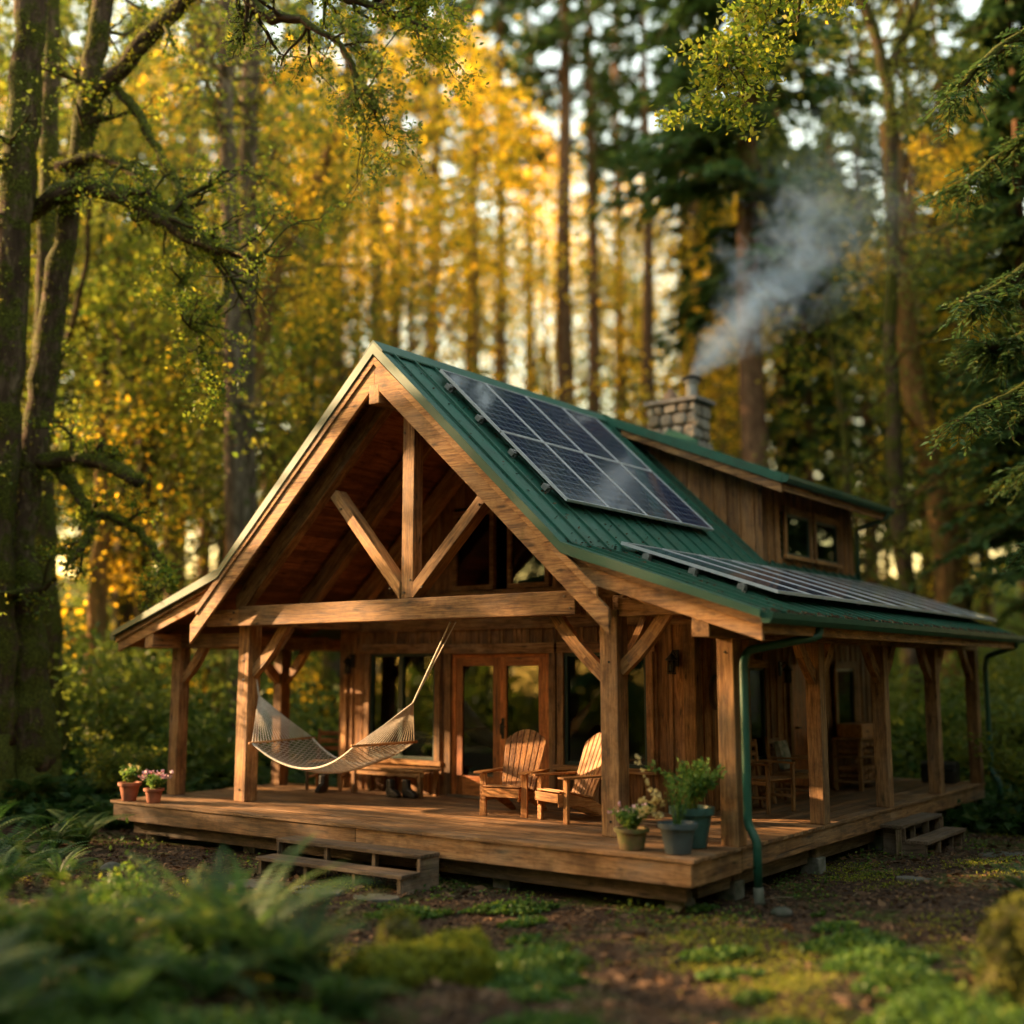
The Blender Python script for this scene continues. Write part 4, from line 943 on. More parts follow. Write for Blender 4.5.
def make_conifer(Ht, base, Lm, nb, ns, card, r0, mat='leaf_con', bk='bark_con', droop=.35, label=None, cat='tree', name='conifer_tree', lean=0, stubs=True):
    V, T, br = conifer_arrays(Ht, base, Lm, nb, ns, card, droop)
    root = empty(name, (0, 0, -100)); m = MB(); n = 14
    m.tube([(math.sin(i*.9)*.06, math.cos(i*1.3)*.06, Ht*i/n-.5) for i in range(n+1)], [r0*(1-.93*i/n)*(1.35 if i == 0 else 1) for i in range(n+1)], 12, jit=.05)
    if stubs:
        for _ in range(16):
            h = Ht*random.uniform(.05, base); a = random.random()*6.28; l = random.uniform(.4, 1.6); m.tube([(0, 0, h), (math.cos(a)*l, math.sin(a)*l, h-random.uniform(0, .5))], [.04, .01], 5)
    m.build('trunk', M[bk], root, smooth=True)
    m = MB()
    for b in br: l = (Vector(b[2])-Vector(b[0])).length; m.tube(b, [.015+.012*l, .02, .006], 4, False)
    m.build('branch', M[bk], root)
    mesh_obj('crown', cloud_mesh('crown', V, None, T, M[mat]), root); return root
def grow(m, p, d, l, r, lev, tips, wig=.25, up_=.1, segs=5, kids=(2, 4), shrink=.62, minr=.006, ang=.9, tint=None):
    pts = [Vector(p)]; d = Vector(d).normalized(); rs = [r]
    for i in range(segs):
        d = (d+Vector((random.uniform(-1, 1), random.uniform(-1, 1), random.uniform(-1, 1)))*wig+Vector((0, 0, up_))).normalized()
        pts.append(pts[-1]+d*l/segs); rs.append(max(r*(1-(i+1)/segs*(.55 if lev else .85)), minr))
    m.tube(pts, rs, 8 if r > .06 else 5, False, jit=.06)
    if lev <= 1: tips += [tuple(q) for q in pts[1:]]
    if lev:
        for k in range(random.randint(*kids)):
            i = random.randint(1, segs); a = pts[i]; dd = (pts[i]-pts[i-1]).normalized(); o = Vector(rdir(1)[0]); o = (o-dd*o.dot(dd)).normalized()
            grow(m, a, dd*math.cos(ang)+o*math.sin(ang), l*shrink*random.uniform(.7, 1.15), rs[i]*.62, lev-1, tips, wig, up_, max(3, segs-1), kids, shrink, minr, ang)
def decid_tree(Ht, r0, mat, bk, nl, size, lev=3, lean=(0, 0), spread=.38, name='leafy_tree', start=.35, density=1., sig=.45, nlimb=14, up_=.08):
    root = empty(name, (0, 0, -100)); m = MB(); n = 10; P = []; x = y = 0
    for i in range(n+1):
        P.append((x, y, Ht*i/n-.4)); x += lean[0]*Ht/n+random.uniform(-.18, .18); y += lean[1]*Ht/n+random.uniform(-.18, .18)
    R = [r0*(1-.88*i/n) for i in range(n+1)]; R[0] *= 1.4; m.tube(P, R, 12, jit=.07); m.build('trunk', M[bk], root, smooth=True)
    m = MB(); tips = []
    for k in range(nlimb):
        f = start+(1-start)*(k+random.random())/nlimb; i = min(int(f*n), n-1); p = Vector(P[i])+(Vector(P[i+1])-Vector(P[i]))*(f*n-i); a = random.random()*6.28
        grow(m, p, (math.cos(a), math.sin(a), random.uniform(.1, .8)), Ht*spread*(1.15-f)*random.uniform(.6, 1.1), R[i]*.42, lev-1, tips, .22, up_)
    m.build('branch', M[bk], root)
    tp = np.array(tips); C = tp[rng.integers(0, len(tp), nl)]+rng.normal(0, sig, (nl, 3)); c0 = rng.random(len(tp))
    mesh_obj('crown', cloud_mesh('crown', leaves(C, size, .6, .2), None, np.clip(rng.normal(.5, .25, nl), 0, 1), M[mat]), root); return root
def place(o, x, y, rz=0, s=1., z=None, label=None, group=None, cat='tree'):
    o.location = (x, y, float(gh(x, y)) if z is None else z); o.rotation_euler = (0, 0, rz); o.scale = (s, s, s)
    if label: o['label'] = label
    o['category'] = cat
    if group: o['group'] = group
    elif 'group' in o: del o['group']
    return o
class Proto:
    def __init__(s, o): s.o = o; s.used = False
    def get(s):
        if not s.used: s.used = True; return s.o
        return copy_tree(s.o)
random.seed(21)
CON = [Proto(make_conifer(34, .12, 5.2, 230, 60, .75, .42)), Proto(make_conifer(30, .22, 4.2, 190, 60, .7, .36, droop=.5)), Proto(make_conifer(38, .34, 4.6, 200, 60, .8, .5)), Proto(make_conifer(36, .22, 4.0, 150, 36, .6, .42, droop=.45)), Proto(make_conifer(40, .52, 3.6, 90, 34, .6, .40, droop=.4))]
GOLD = [Proto(decid_tree(24, .2, 'leaf_gold', 'bark_gold', 3800, .25, 3, (.03, 0), sig=.6)), Proto(decid_tree(20, .17, 'leaf_bright', 'bark_gold', 6500, .18, 3, (-.05, .03), sig=.5))]
OLV = [Proto(decid_tree(22, .24, 'leaf_olive', 'bark_moss', 6800, .17, 3, (.05, .02), sig=.5, spread=.42, start=.18)), Proto(decid_tree(17, .19, 'leaf_bright', 'bark_moss', 5800, .18, 3, (-.08, 0), sig=.4, start=.15, spread=.45))]
def put(protos, px, dep, s=1., label=None, group=None, k=None, rz=None):
    pr = protos[k] if k is not None else random.choice(protos); x, y = pol(px, dep); return place(pr.get(), x, y, random.random()*6.28 if rz is None else rz, s, None, label, group)
# named trees behind the cabin
put(CON, 567, 40, 1.0, 'tall straight conifer trunk rising behind the solar roof, nearest the picture centre', k=4, rz=1.)
put(CON, 756, 33, .95, 'brown conifer trunk standing behind the chimney smoke', k=2, rz=2.)
put(CON, 500, 47, .9, 'slim conifer trunk left of the tall central one', k=4); put(CON, 432, 46, .9, 'blurred conifer trunk above the left half of the roof peak', k=4)
put(CON, 372, 42, .9, 'dark conifer trunk directly behind the roof peak', k=4)
G1 = 'blurred dark conifers in the forest behind the cabin'; L1 = 'tall dark conifer out of focus in the forest behind the cabin'
for px, dep, s, k in ((700, 46, .8, 3), (395, 50, .9, 4), (470, 56, 1., 4), (530, 60, 1., 4), (595, 46, .9, 4), (622, 56, 1., 4), (652, 40, .8, 4), (690, 50, .9, 4), (335, 44, .9, 4), (790, 44, .9, 4), (180, 40, .9, 4), (925, 44, .9, 4), (270, 52, .9, 4), (812, 38, .62, 1), (870, 46, .8, 3), (1040, 29, .7, 1), (1090, 34, .9, 0), (960, 40, .8, 3), (1130, 28, .8, 1), (300, 50, .9, 3), (205, 54, .9, 3), (120, 50, .9, 1), (20, 46, .9, 1), (-60, 40, .8, 1), (-130, 44, .9, 0), (780, 56, .8, 1), (900, 60, .6, 1), (1020, 52, .8, 1), (330, 66, .6, 1), (250, 70, .6, 0), (90, 70, .8, 0), (730, 68, .85, 0), (840, 72, .8, 0), (430, 74, .5, 0), (540, 76, .45, 0), (380, 76, .6, 0), (470, 66, .85, 3), (884, 66, .55, 0), (925, 72, .5, 0), (1005, 64, .5, 0), (40, 72, .5, 0), (85, 66, .45, 0), (130, 74, .5, 0), (175, 68, .45, 0), (220, 74, .5, 0), (270, 76, .45, 0), (965, 70, .5, 0), (598, 70, .9, 3), (640, 76, .6, 1), (700, 70, .7, 1), (845, 50, .8, 3), (940, 56, .8, 1), (980, 46, .8, 1), (725, 54, .8, 1), (310, 58, .8, 1), (240, 44, .8, 3), (170, 60, .85, 1)):
    put(CON, px, dep, s, L1, G1, k)
G2 = 'golden leafy trees glowing behind the cabin'; L2 = 'slender tree with golden backlit leaves behind the cabin'
for px, dep, s in ((410, 40, .95), (475, 36, .85), (540, 52, .95), (610, 48, .9), (350, 50, 1.0), (280, 44, .95), (690, 52, .9), (150, 40, .9), (60, 52, 1.), (455, 60, .95), (750, 46, .8), (930, 50, .85), (520, 64, .95), (-20, 56, 1.), (650, 62, .9), (395, 64, 1.), (440, 50, .8), (320, 60, 1.), (775, 60, .95), (860, 56, .8), (970, 58, .85), (350, 70, 1.2), (560, 78, 1.2), (640, 76, 1.1), (230, 58, 1.), (720, 40, .6), (820, 60, .9)):
    put(GOLD, px, dep, s, L2, G2, 0 if random.random() < .62 else 1)
G3 = 'mossy leaning broadleaf trees in the forest'; L3 = 'mossy thin-trunked broadleaf tree out of focus in the woods'
for px, dep, s in ((110, 30, .8), (165, 28, .7), (215, 33, .8), (300, 33, .75), (60, 34, .9), (345, 37, .75), (860, 32, .75), (985, 33, .8), (810, 42, .8), (1050, 40, .9), (-40, 30, .9), (140, 36, .85), (260, 38, .8), (25, 30, 1.2), (-10, 36, 1.4), (120, 44, 1.3)):
    put(OLV, px, dep, s, L3, G3)

# trees drawn limb by limb
def limb(m, P, dep, ddep=0, n_sub=4, jit=.03, nn=9):
    """smooth tube through picture-plane waypoints that stand at real distance dep (drifting by ddep along the limb)"""
    q = [(Vector(at(x, y, dep+ddep*i/(len(P)-1))), r/FPX*dep) for i, (x, y, r) in enumerate(P)]
    out = []; R = []
    for i in range(len(q)-1):
        p0 = q[max(i-1, 0)][0]; p1, r1 = q[i]; p2, r2 = q[i+1]; p3 = q[min(i+2, len(q)-1)][0]
        for k in range(n_sub):
            t = k/n_sub; v = .5*((2*p1)+(p2-p0)*t+(2*p0-5*p1+4*p2-p3)*t*t+(3*p1-p0-3*p2+p3)*t**3)
            out.append(v+Vector([random.gauss(0, jit*.5) for _ in range(3)])); R.append((r1+(r2-r1)*t)*random.uniform(.92, 1.1))
    out.append(q[-1][0]); R.append(q[-1][1]); m.tube(out, R, nn, jit=.07); return out, R
def foliage(root, pts, n, size, mat, sig=.18, asp=.55, name='crown', flat=.3, droop=0):
    tp = np.array([tuple(p) for p in pts]); C = tp[rng.integers(0, len(tp), n)]+rng.normal(0, sig, (n, 3)); C[:, 2] -= np.abs(rng.normal(0, droop, n)) if droop else 0
    return mesh_obj(name, cloud_mesh(name, leaves(C, size, asp, flat), None, np.clip(rng.normal(.5, .25, n), 0, 1), M[mat]), root)
def poly_tree(label, trunk, dep, bk='bark_moss', limbs=(), ntw=8, nl=3000, size=.07, lmat='leaf_bright', sig=.22, twl=1.2, tw_up=-.02, name='mossy_tree', moss=True, tw_from=None, trunk_ntw=0, leafsrc='tips', group=None):
    root = empty(name, (0, 0, 0), label=label, cat='tree', group=group); m = MB(); tp, tr = limb(m, trunk, dep, 0, 5, .04, 12)
    # carry the trunk on into the ground
    b = tp[-1]; g = float(gh(b.x, b.y)); 
    if b.z > g-.3: m.tube([b+Vector((0, 0, .1)), Vector((b.x, b.y, (b.z+g)/2)), Vector((b.x, b.y, g+.15)), Vector((b.x, b.y, g-.4))], [tr[-1], tr[-1]*1.03, tr[-1]*1.25, tr[-1]*1.6], 12, jit=.08)
    m.build('trunk', M[bk], root, smooth=True)
    tips = []
    tuft = []
    for (P, dd, k, ln) in limbs:
        m = MB(); op, orr = limb(m, P, dep, dd); tuft += [(p, r) for p, r in zip(op, orr)]
        for j in range(k):
            i = random.randint(len(op)//3, len(op)-1); d = (op[i]-op[max(i-2, 0)]).normalized() if i else Vector((1, 0, 0)); o = Vector(rdir(1)[0]); dd_ = (d*.6+o*.8+Vector((0, 0, tw_up*6))).normalized()
            grow(m, op[i], dd_, ln*random.uniform(.6, 1.2), max(orr[i]*.45, .012), 2, tips, .38, tw_up, 5, (2, 3), .62, .004, .8)
        m.build('branch', M[bk], root, smooth=True)
    if trunk_ntw:
        for j in range(trunk_ntw):
            m = MB(); i = random.randint(0, int(len(tp)*.8)); a = random.random()*6.28; grow(m, tp[i], (math.cos(a), math.sin(a), random.uniform(-.1, .6)), twl*random.uniform(.5, 1.2), tr[i]*.25, 2, tips, .3, tw_up, 5, (2, 3), .62, .004, .9)
            m.build('branch', M[bk], root, smooth=True)
    if tips and nl: foliage(root, tips, nl, size, lmat, sig)
    # moss tufts and hanging moss on limbs and trunk
    if moss:
        for src, nn, mt in ((tuft, 70, 'mosstuft'), ([(p, r) for p, r in zip(tp, tr)], 60, 'mosstuft_dark')):
            if not src: continue
            C = []
            for p, r in src:
                for _ in range(nn):
                    o = Vector(rdir(1)[0])
                    if mt == 'mosstuft': C.append(p+o*r*1.05+Vector((0, 0, -abs(random.gauss(0, .10)) if o.z < -.2 else .012)))
                    else: C.append(p+Vector((o.x, o.y, 0)).normalized()*r*1.02+Vector((0, 0, random.uniform(-.25, .25))))
            C = np.array([tuple(c) for c in C]); C = np.repeat(C, 3, 0)+rng.normal(0, .018, (len(C)*3, 3)); mesh_obj('moss', cloud_mesh('moss', leaves(C, .05, .3, 0), None, rng.random(len(C)), M[mt]), root)
    return root, tp, tips
random.seed(5)
poly_tree('massive mossy trunk at the left edge of the frame', [(36, -60, 14), (28, 40, 15), (20, 150, 16), (12, 270, 16), (4, 400, 17), (-3, 520, 19), (-8, 640, 22), (-10, 740, 26)], 19, trunk_ntw=10, nl=2600, size=.075, twl=1.0, lmat='leaf_olive')
poly_tree('dark mossy trunk behind and between the two big left trunks', [(56, -60, 7), (52, 60, 8), (48, 200, 9), (44, 330, 10), (40, 450, 11), (44, 600, 14), (50, 740, 17)], 21.5, trunk_ntw=8, nl=1600, size=.08, twl=1.0, lmat='leaf_olive')
t2, tp2, _ = poly_tree('twisting mossy maple trunk with long arching limbs at the left', [(112, -60, 9), (99, 30, 10), (88, 105, 12), (74, 190, 11), (58, 280, 12), (46, 360, 14), (32, 455, 13), (20, 540, 16), (24, 620, 20), (28, 700, 23), (32, 765, 27)], 19.5,
    limbs=[([(86, 100, 10), (120, 70, 9), (150, 35, 8), (180, 6, 7), (215, -30, 6)], -1, 4, 1.1),
           ([(26, 216, 10), (55, 196, 10), (92, 187, 10), (130, 199, 9), (165, 222, 8), (197, 240, 7), (230, 253, 4), (262, 262, 2.5)], -2.0, 13, 1.1),
           ([(58, 168, 6), (95, 156, 6), (130, 170, 6), (155, 198, 5), (174, 220, 4)], -1, 4, .8),
           ([(108, 80, 5), (135, 108, 5), (156, 150, 4), (174, 182, 4), (190, 222, 3), (203, 246, 2)], -1.4, 6, .8),
           ([(190, 250, 5), (184, 280, 4), (180, 305, 3), (196, 330, 2.5)], -1.5, 6, .6),
           ([(228, 260, 4), (222, 300, 4), (200, 330, 3), (205, 360, 2.5), (222, 392, 2)], -1.7, 7, .6),
           ([(34, 462, 8), (70, 459, 8), (108, 464, 8), (140, 482, 6)], -1, 4, .5),
           ([(56, 466, 7), (78, 492, 6), (90, 520, 5), (86, 540, 4), (66, 566, 2)], -1, 4, .6),
           ([(88, 514, 5), (118, 520, 4), (146, 540, 4), (165, 565, 3), (174, 586, 2)], -1.2, 5, .5)],
    trunk_ntw=12, nl=6800, size=.075, lmat='leaf_bright', sig=.08, twl=.9)
poly_tree('grey flecked slender trunk rising behind the arching mossy limb, left of its twin', [(228, -60, 8), (226, 60, 8), (227, 150, 8), (231, 260, 9), (234, 380, 10), (238, 500, 12), (242, 640, 13)], 25, 'bark_mid', trunk_ntw=26, nl=2600, size=.11, twl=1.9, lmat='leaf_bright', moss=False, sig=.25, name='slender_tree')
poly_tree('grey flecked slender trunk close to the right of its twin at upper left', [(255, -60, 8), (253, 50, 9), (248, 150, 9), (248, 280, 9), (246, 420, 10), (250, 640, 11)], 26, 'bark_mid', trunk_ntw=24, nl=2600, size=.11, twl=1.9, lmat='leaf_bright', moss=False, sig=.25, name='slender_tree')
poly_tree('mossy leaning trunk curving to the upper right above the roof slope', [(352, 92, 5), (330, 150, 6), (305, 205, 7), (285, 245, 7), (262, 330, 8), (245, 450, 9), (225, 640, 11)], 27, 'bark_gold', trunk_ntw=16, nl=3000, size=.11, twl=1.7, lmat='leaf_gold')
poly_tree('dark forked trunk right of the smoke', [(838, -60, 4), (870, 15, 5), (888, 95, 5.5), (892, 200, 6), (891, 340, 7), (896, 480, 8), (908, 600, 9), (910, 690, 10)], 27, 'bark_moss', limbs=[([(884, 80, 5), (905, 30, 4), (930, -40, 3)], 0, 6, 1.6)], trunk_ntw=34, nl=7000, size=.10, twl=2.2, lmat='leaf_olive', name='forked_tree')
poly_tree('sunlit orange-brown trunk leaning beside the dark forked trunk', [(888, 120, 9), (896, 210, 10), (902, 300, 11), (915, 390, 12), (935, 480, 13), (948, 560, 14), (955, 690, 15)], 30, 'bark_gold', trunk_ntw=14, nl=4000, size=.13, twl=2., lmat='leaf_gold')
for i, (P, lab) in enumerate((([(100, 420, 6), (102, 520, 7), (96, 620, 9), (92, 720, 10)], 'yellow-green mossy trunk low between the left trees and the porch'), ([(150, 380, 7), (146, 460, 8), (140, 560, 9), (150, 700, 11)], 'mossy trunk standing left of the porch roof edge'), ([(330, 480, 10), (335, 640, 12), (330, 740, 14)], 'mossy trunk seen under the porch roof behind the hammock'), ([(130, 230, 8), (120, 300, 9), (132, 380, 10), (128, 480, 11), (125, 640, 12)], 'crooked mossy trunk in the middle distance at left'), ([(205, 600, 14), (212, 680, 16), (205, 740, 20)], 'thick shaded mossy trunk between the two left porch posts'))):
    poly_tree(lab, P, 26+i*1.3, 'bark_gold' if i in (0,) else 'bark_moss', trunk_ntw=12, nl=1800, size=.12, twl=1.5, lmat='leaf_gold' if i % 2 == 0 else 'leaf_bright')
# boughs hanging into the top of the frame
def bough(label, P, dep, dd, k, ln, nl, size, mat, sig=.1, up_=-.03, dens=None):
    root = empty('overhanging_bough', (0, 0, 0), label=label, cat='bough'); m = MB(); tips = []; op, orr = limb(m, P, dep, dd)
    for j in range(k):
        i = random.randint(1, len(op)-1); o = Vector(rdir(1)[0]); d = (op[i]-op[i-1]).normalized(); grow(m, op[i], (d*.7+o*.7), ln*random.uniform(.5, 1.2), max(orr[i]*.5, .008), 2, tips, .35, up_, 5, (2, 4), .6, .003, .8)
    m.build('branch', M['bark_moss'], root, smooth=True); foliage(root, tips, nl, size, mat, sig, name='leaves'); return root
bough('dark twiggy bough with small olive leaves hanging from the top edge, left of centre', [(215, -60, 8), (262, 12, 6), (300, 20, 4), (340, 45, 3), (362, 85, 2.5), (376, 112, 1.5)], 14, -1, 18, .8, 2400, .065, 'leaf_olive', .06)
bough('leafy bough filling the top edge above the roof peak', [(250, -60, 8), (310, -15, 5), (360, 0, 4), (400, 15, 3), (430, 30, 2)], 14.5, -1, 18, .7, 3600, .06, 'leaf_bright', .07)
bough('bright green leafy bough hanging from the top edge right of centre', [(860, -90, 8), (800, -30, 6), (757, 10, 4), (730, 50, 3), (718, 90, 2)], 15, -1, 20, .7, 4200, .085, 'leaf_bright', .08)
def spray_tree(label, trunk, dep, limbs, n, card):
    root = empty('conifer_tree', (0, 0, 0), label=label, cat='tree'); m = MB(); tp, tr = limb(m, trunk, dep, 0, 5, .04, 12); m.build('trunk', M['bark_moss'], root, smooth=True)
    C = []; D = []
    mb = MB()
    for P, dd in limbs:
        op, orr = limb(mb, P, dep, dd)
        for i in range(2, len(op)):
            ax = (op[i]-op[i-1]).normalized()
            for _ in range(n):
                o = Vector(rdir(1)[0]); o.z = -abs(o.z)*.7; p = op[i]+(op[i-1]-op[i])*random.random(); L = random.uniform(.2, .7); d = (ax*.7+o).normalized(); q = p
                mb.tube([p, p+d*L*.5, p+d*L+Vector((0, 0, -.1*L))], .006, 4, False)
                for t in np.linspace(.1, 1, 9):
                    q = p+d*L*t+Vector((0, 0, -.1*L*t*t))
                    for sg in (-1, 1): sd = d.cross(Vector((0, 0, 1))).normalized()*sg; C.append(tuple(q)); D.append(tuple((sd*.9+d*.7+Vector(rdir(1)[0])*.3).normalized()))
    mb.build('branch', M['bark_moss'], root, smooth=True)
    C = np.array(C); D = np.array(D); L = card*rng.uniform(.6, 1.3, (len(C), 1)); mesh_obj('crown', cloud_mesh('crown', needle_cards(C, D, L, L*.16), None, np.clip(rng.normal(.5, .22, len(C)), 0, 1), M['leaf_con']), root); return root
spray_tree('drooping mossy conifer boughs reaching in from the right edge', [(1075, -60, 20), (1070, 200, 22), (1068, 400, 24), (1066, 700, 30), (1064, 850, 34)], 17,
    [([(1068, 20, 7), (1030, 30, 5), (985, 60, 4), (950, 100, 2)], -1), ([(1068, 120, 7), (1020, 140, 5), (985, 170, 4), (955, 190, 2)], 1), ([(1068, 250, 7), (1025, 270, 6), (990, 292, 4), (962, 300, 3)], -1), ([(1068, 310, 7), (1030, 330, 5), (1000, 345, 4), (980, 342, 3)], 0),
     ([(1068, 380, 7), (1030, 385, 5), (1000, 400, 4), (958, 420, 2)], -1), ([(1068, 450, 7), (1045, 458, 5), (1020, 470, 3)], 1), ([(1068, 520, 7), (1050, 530, 5), (1030, 545, 3)], 0)], 6, .13)

# forest that closes the clearing to the left of and behind the viewer, out of view; added to dapple the sun and darken the window reflections
def wood_mass():
    Vs = []; Ts = []; m = MB(); R = random.Random(31)
    spots = []
    for k in range(520):
        a = R.uniform(0, 2*PI); d = 17+38*R.random()**1.2; x, y = CAM[0]+math.cos(a)*d, CAM[1]+math.sin(a)*d; keep = R.random()
        v = np.array([x-CAM[0], y-CAM[1]]); v = v/np.hypot(*v); f = _d[:2]/np.hypot(*_d[:2])
        if v@f > .74 or (-11.5 < x < 3 and -4 < y < 14) or math.hypot(x+4, y-1) < 13: continue
        r = np.array([x+5, y-2]); al = r@np.array([SUN_DIR.x, SUN_DIR.y]); ac = abs(r@np.array([-SUN_DIR.y, SUN_DIR.x]))
        if al > 0 and ac < 9 and keep > SUNLIT: continue  # trees thinned along the sun's path so patches of sun reach the cabin
        if any(math.hypot(x-q[0], y-q[1]) < 3.6 for q in spots): continue
        spots.append((x, y))
    for (x, y) in spots:
        Ht = R.uniform(18, 32); V, T, br = conifer_arrays(Ht, R.uniform(.04, .2), R.uniform(3.0, 4.6), 90, 22, 1.0, .4)
        z = float(gh(x, y)); V = V+np.array([x, y, z]); Vs.append(V); Ts.append(T); m.tube([(x, y, z-.3), (x, y, z+Ht)], [.4, .05], 8)
    print('wood trees', len(spots))
    o = m.build('distant_trunks', M['bark_con']); tag(o, kind='stuff')
    tag(mesh_obj('surrounding_wood', cloud_mesh('surrounding_wood', np.concatenate(Vs), None, np.concatenate(Ts), M['leaf_con'])), kind='stuff')
    C = []
    for k in range(420):
        a = R.uniform(0, 2*PI); d = R.uniform(15, 34); x, y = CAM[0]+math.cos(a)*d, CAM[1]+math.sin(a)*d; v = np.array([x-CAM[0], y-CAM[1]]); v = v/np.hypot(*v)
        if v@(_d[:2]/np.hypot(*_d[:2])) > .74 or math.hypot(x+4, y-1) < 12.5: continue
        h = R.uniform(1.2, 3.6); w = h*.6; kk = int(110*h); q = rng.normal(size=(kk, 3)); q /= np.linalg.norm(q, axis=1, keepdims=True); q *= rng.random((kk, 1))**.4; C.append(q*[w, w, h*.5]+[x, y, float(gh(x, y))+h*.42])
    C = np.concatenate(C); tag(mesh_obj('surrounding_brush', cloud_mesh('surrounding_brush', leaves(C, .3, .6, .2), None, rng.random(len(C)), M['leaf_olive'])), kind='stuff')
SUNLIT = .15
wood_mass()

# ------------------------------------------------------------------ undergrowth
def fern_arrays(nf, ln, seed=0, e0=.75, e1=1.35):
    """list of quads of one sword fern: pinnae along arching fronds"""
    r = np.random.default_rng(seed); V = []; T = []
    for i in range(nf):
        a = 2*PI*i/nf+r.uniform(-.3, .3); el = r.uniform(e0, e1); L = ln*r.uniform(.7, 1.1); d = np.array([math.cos(a), math.sin(a), 0]); sd = np.array([-d[1], d[0], 0]); tw = r.uniform(-.4, .4); n = 26; p = np.zeros(3); tt = r.uniform(.2, .9)
        for k in range(n):
            t = k/n; e = el-t*1.35*r.uniform(.9, 1.1); dr = d*math.cos(e)+np.array([0, 0, math.sin(e)]); q = p+dr*L/n; w = ln*.15*(math.sin(PI*min(1, (t+.12)*.93))**.7)*(1-.25*t)+.003; nrm = np.cross(dr, sd); s2 = sd*math.cos(tw)+nrm*math.sin(tw)
            V.append([p-s2*.004, q-s2*.004, q+s2*.004, p+s2*.004]); T.append(.2)
            for sg in (-1, 1):
                u = (s2*sg*.95+dr*.35-np.array([0, 0, .22])); u /= np.linalg.norm(u); b = dr*L/n*.44
                V.append([p-b*.3, p+u*w*.5-b*1.0, p+u*w, p+u*w*.5+b*1.0]); T.append(np.clip(tt+r.normal(0, .12), 0, 1))
            p = q
    return np.array(V), np.array(T)
FERN = [fern_arrays(15, .95, 1), fern_arrays(18, .8, 2), fern_arrays(12, 1.1, 3), fern_arrays(17, 1.25, 4, 1.12, 1.5)]
FM = [cloud_mesh('fern', v, None, t, M['fern']) for v, t in FERN]
def fern(x, y, s, label, group=None, k=None, zoff=0):
    o = mesh_obj('sword_fern', FM[random.randrange(3) if k is None else k]); o.location = (x, y, float(gh(x, y))+zoff); o.rotation_euler = (random.uniform(-.12, .12), random.uniform(-.12, .12), random.random()*6.28); o.scale = (s, s, s); return tag(o, label, 'fern', group)
random.seed(77)
GF = 'sword ferns massed in the blurred left foreground'
for px, dep, s, k in ((248, 9.7, 1.15, 3), (208, 10.2, .95, 3), (300, 9.0, .85, 3), (330, 9.5, .7, 0), (120, 9.6, .85, 3), (165, 9.1, .8, 0), (20, 9.8, 1.0, 3), (70, 10.8, .9, 0), (50, 8.8, .8, 1), (345, 8.6, .7, 2), (225, 8.7, .8, 2), (-30, 8.6, 1.0, 3), (130, 8.2, .6, 3), (20, 7.9, .6, 3), (370, 8.4, .5, 1)):
    x, y = pol(px, dep); fern(x, y, s, 'large sword fern among the blurred ferns at lower left', GF, k)
for px, dep, s, l in ((30, 17.5, 1.1, None), (70, 18.0, 1.2, None), (100, 18.4, 1.0, None), (10, 16.5, 1.1, None), (60, 16.2, .9, None), (130, 20, 1.1, None), (90, 21, 1.2, None), (45, 21, 1.2, None), (5, 19, 1.2, None), (150, 23, 1.2, None), (25, 14.5, .9, None), (80, 14.8, .7, None)):
    x, y = pol(px, dep); fern(x, y, s, 'sword fern at the foot of the big mossy trunks on the left', 'sword ferns under the left trees')
x, y = pol(1010, 13.5); fern(x, y, .75, 'small bright fern behind the mossy stump at the right edge'); x, y = pol(960, 10.5); fern(x, y, .45, 'tiny fern in front of the mossy stump at the right'); x, y = pol(575, 7.4); fern(x, y, .35, 'tiny fern alone in the moss at the bottom centre')
# shrubs and ferns of the far slope, one mass nobody could count
def undergrowth():
    Vs = []; Ts = []; r = np.random.default_rng(9)
    cnt = 0
    while cnt < 900:
        px = r.uniform(-120, 1150); dep = 21+38*r.random()**1.3; x, y = pol(px, dep)
        if -10.2 < x < 1.6 and -2 < y < 12.5: continue
        if x < 3 and x > -9 and y < 12: continue
        z = float(gh(x, y)); k = r.integers(0, 3); cnt += 1
        if r.random() < .55:
            v, t = FERN[k]; sel = r.random(len(v)) < .5; v = v[sel]; t = t[sel]; s = r.uniform(1.1, 2.0); a = r.uniform(0, 6.28)
            R = np.array([[math.cos(a), math.sin(a), 0], [-math.sin(a), math.cos(a), 0], [0, 0, 1]]); Vs.append(v@R*s+np.array([x, y, z])); Ts.append(t)
    tag(mesh_obj('fern_understory', cloud_mesh('fern_understory', np.concatenate(Vs), None, np.concatenate(Ts), M['fern'])), kind='stuff')
    n = 420; C = []; 
    for _ in range(n):
        px = r.uniform(-120, 1150); dep = 22+44*r.random()**1.1; x, y = pol(px, dep)
        if -10.8 < x < 2.5 and y < 13: continue
        h = r.uniform(.8, 3.2); w = h*r.uniform(.5, .9); k = int(260*h); q = r.normal(size=(k, 3)); q /= np.linalg.norm(q, axis=1, keepdims=True); q *= r.random((k, 1))**.4; C.append(q*[w, w, h*.5]+[x, y, float(gh(x, y))+h*.45])
    C = np.concatenate(C); tag(mesh_obj('shrub_understory', cloud_mesh('shrub_understory', leaves(C, .17, .6, .2), None, np.clip(rng.normal(.2, .2, len(C)), 0, 1), M['leaf_olive'])), kind='stuff')
undergrowth()
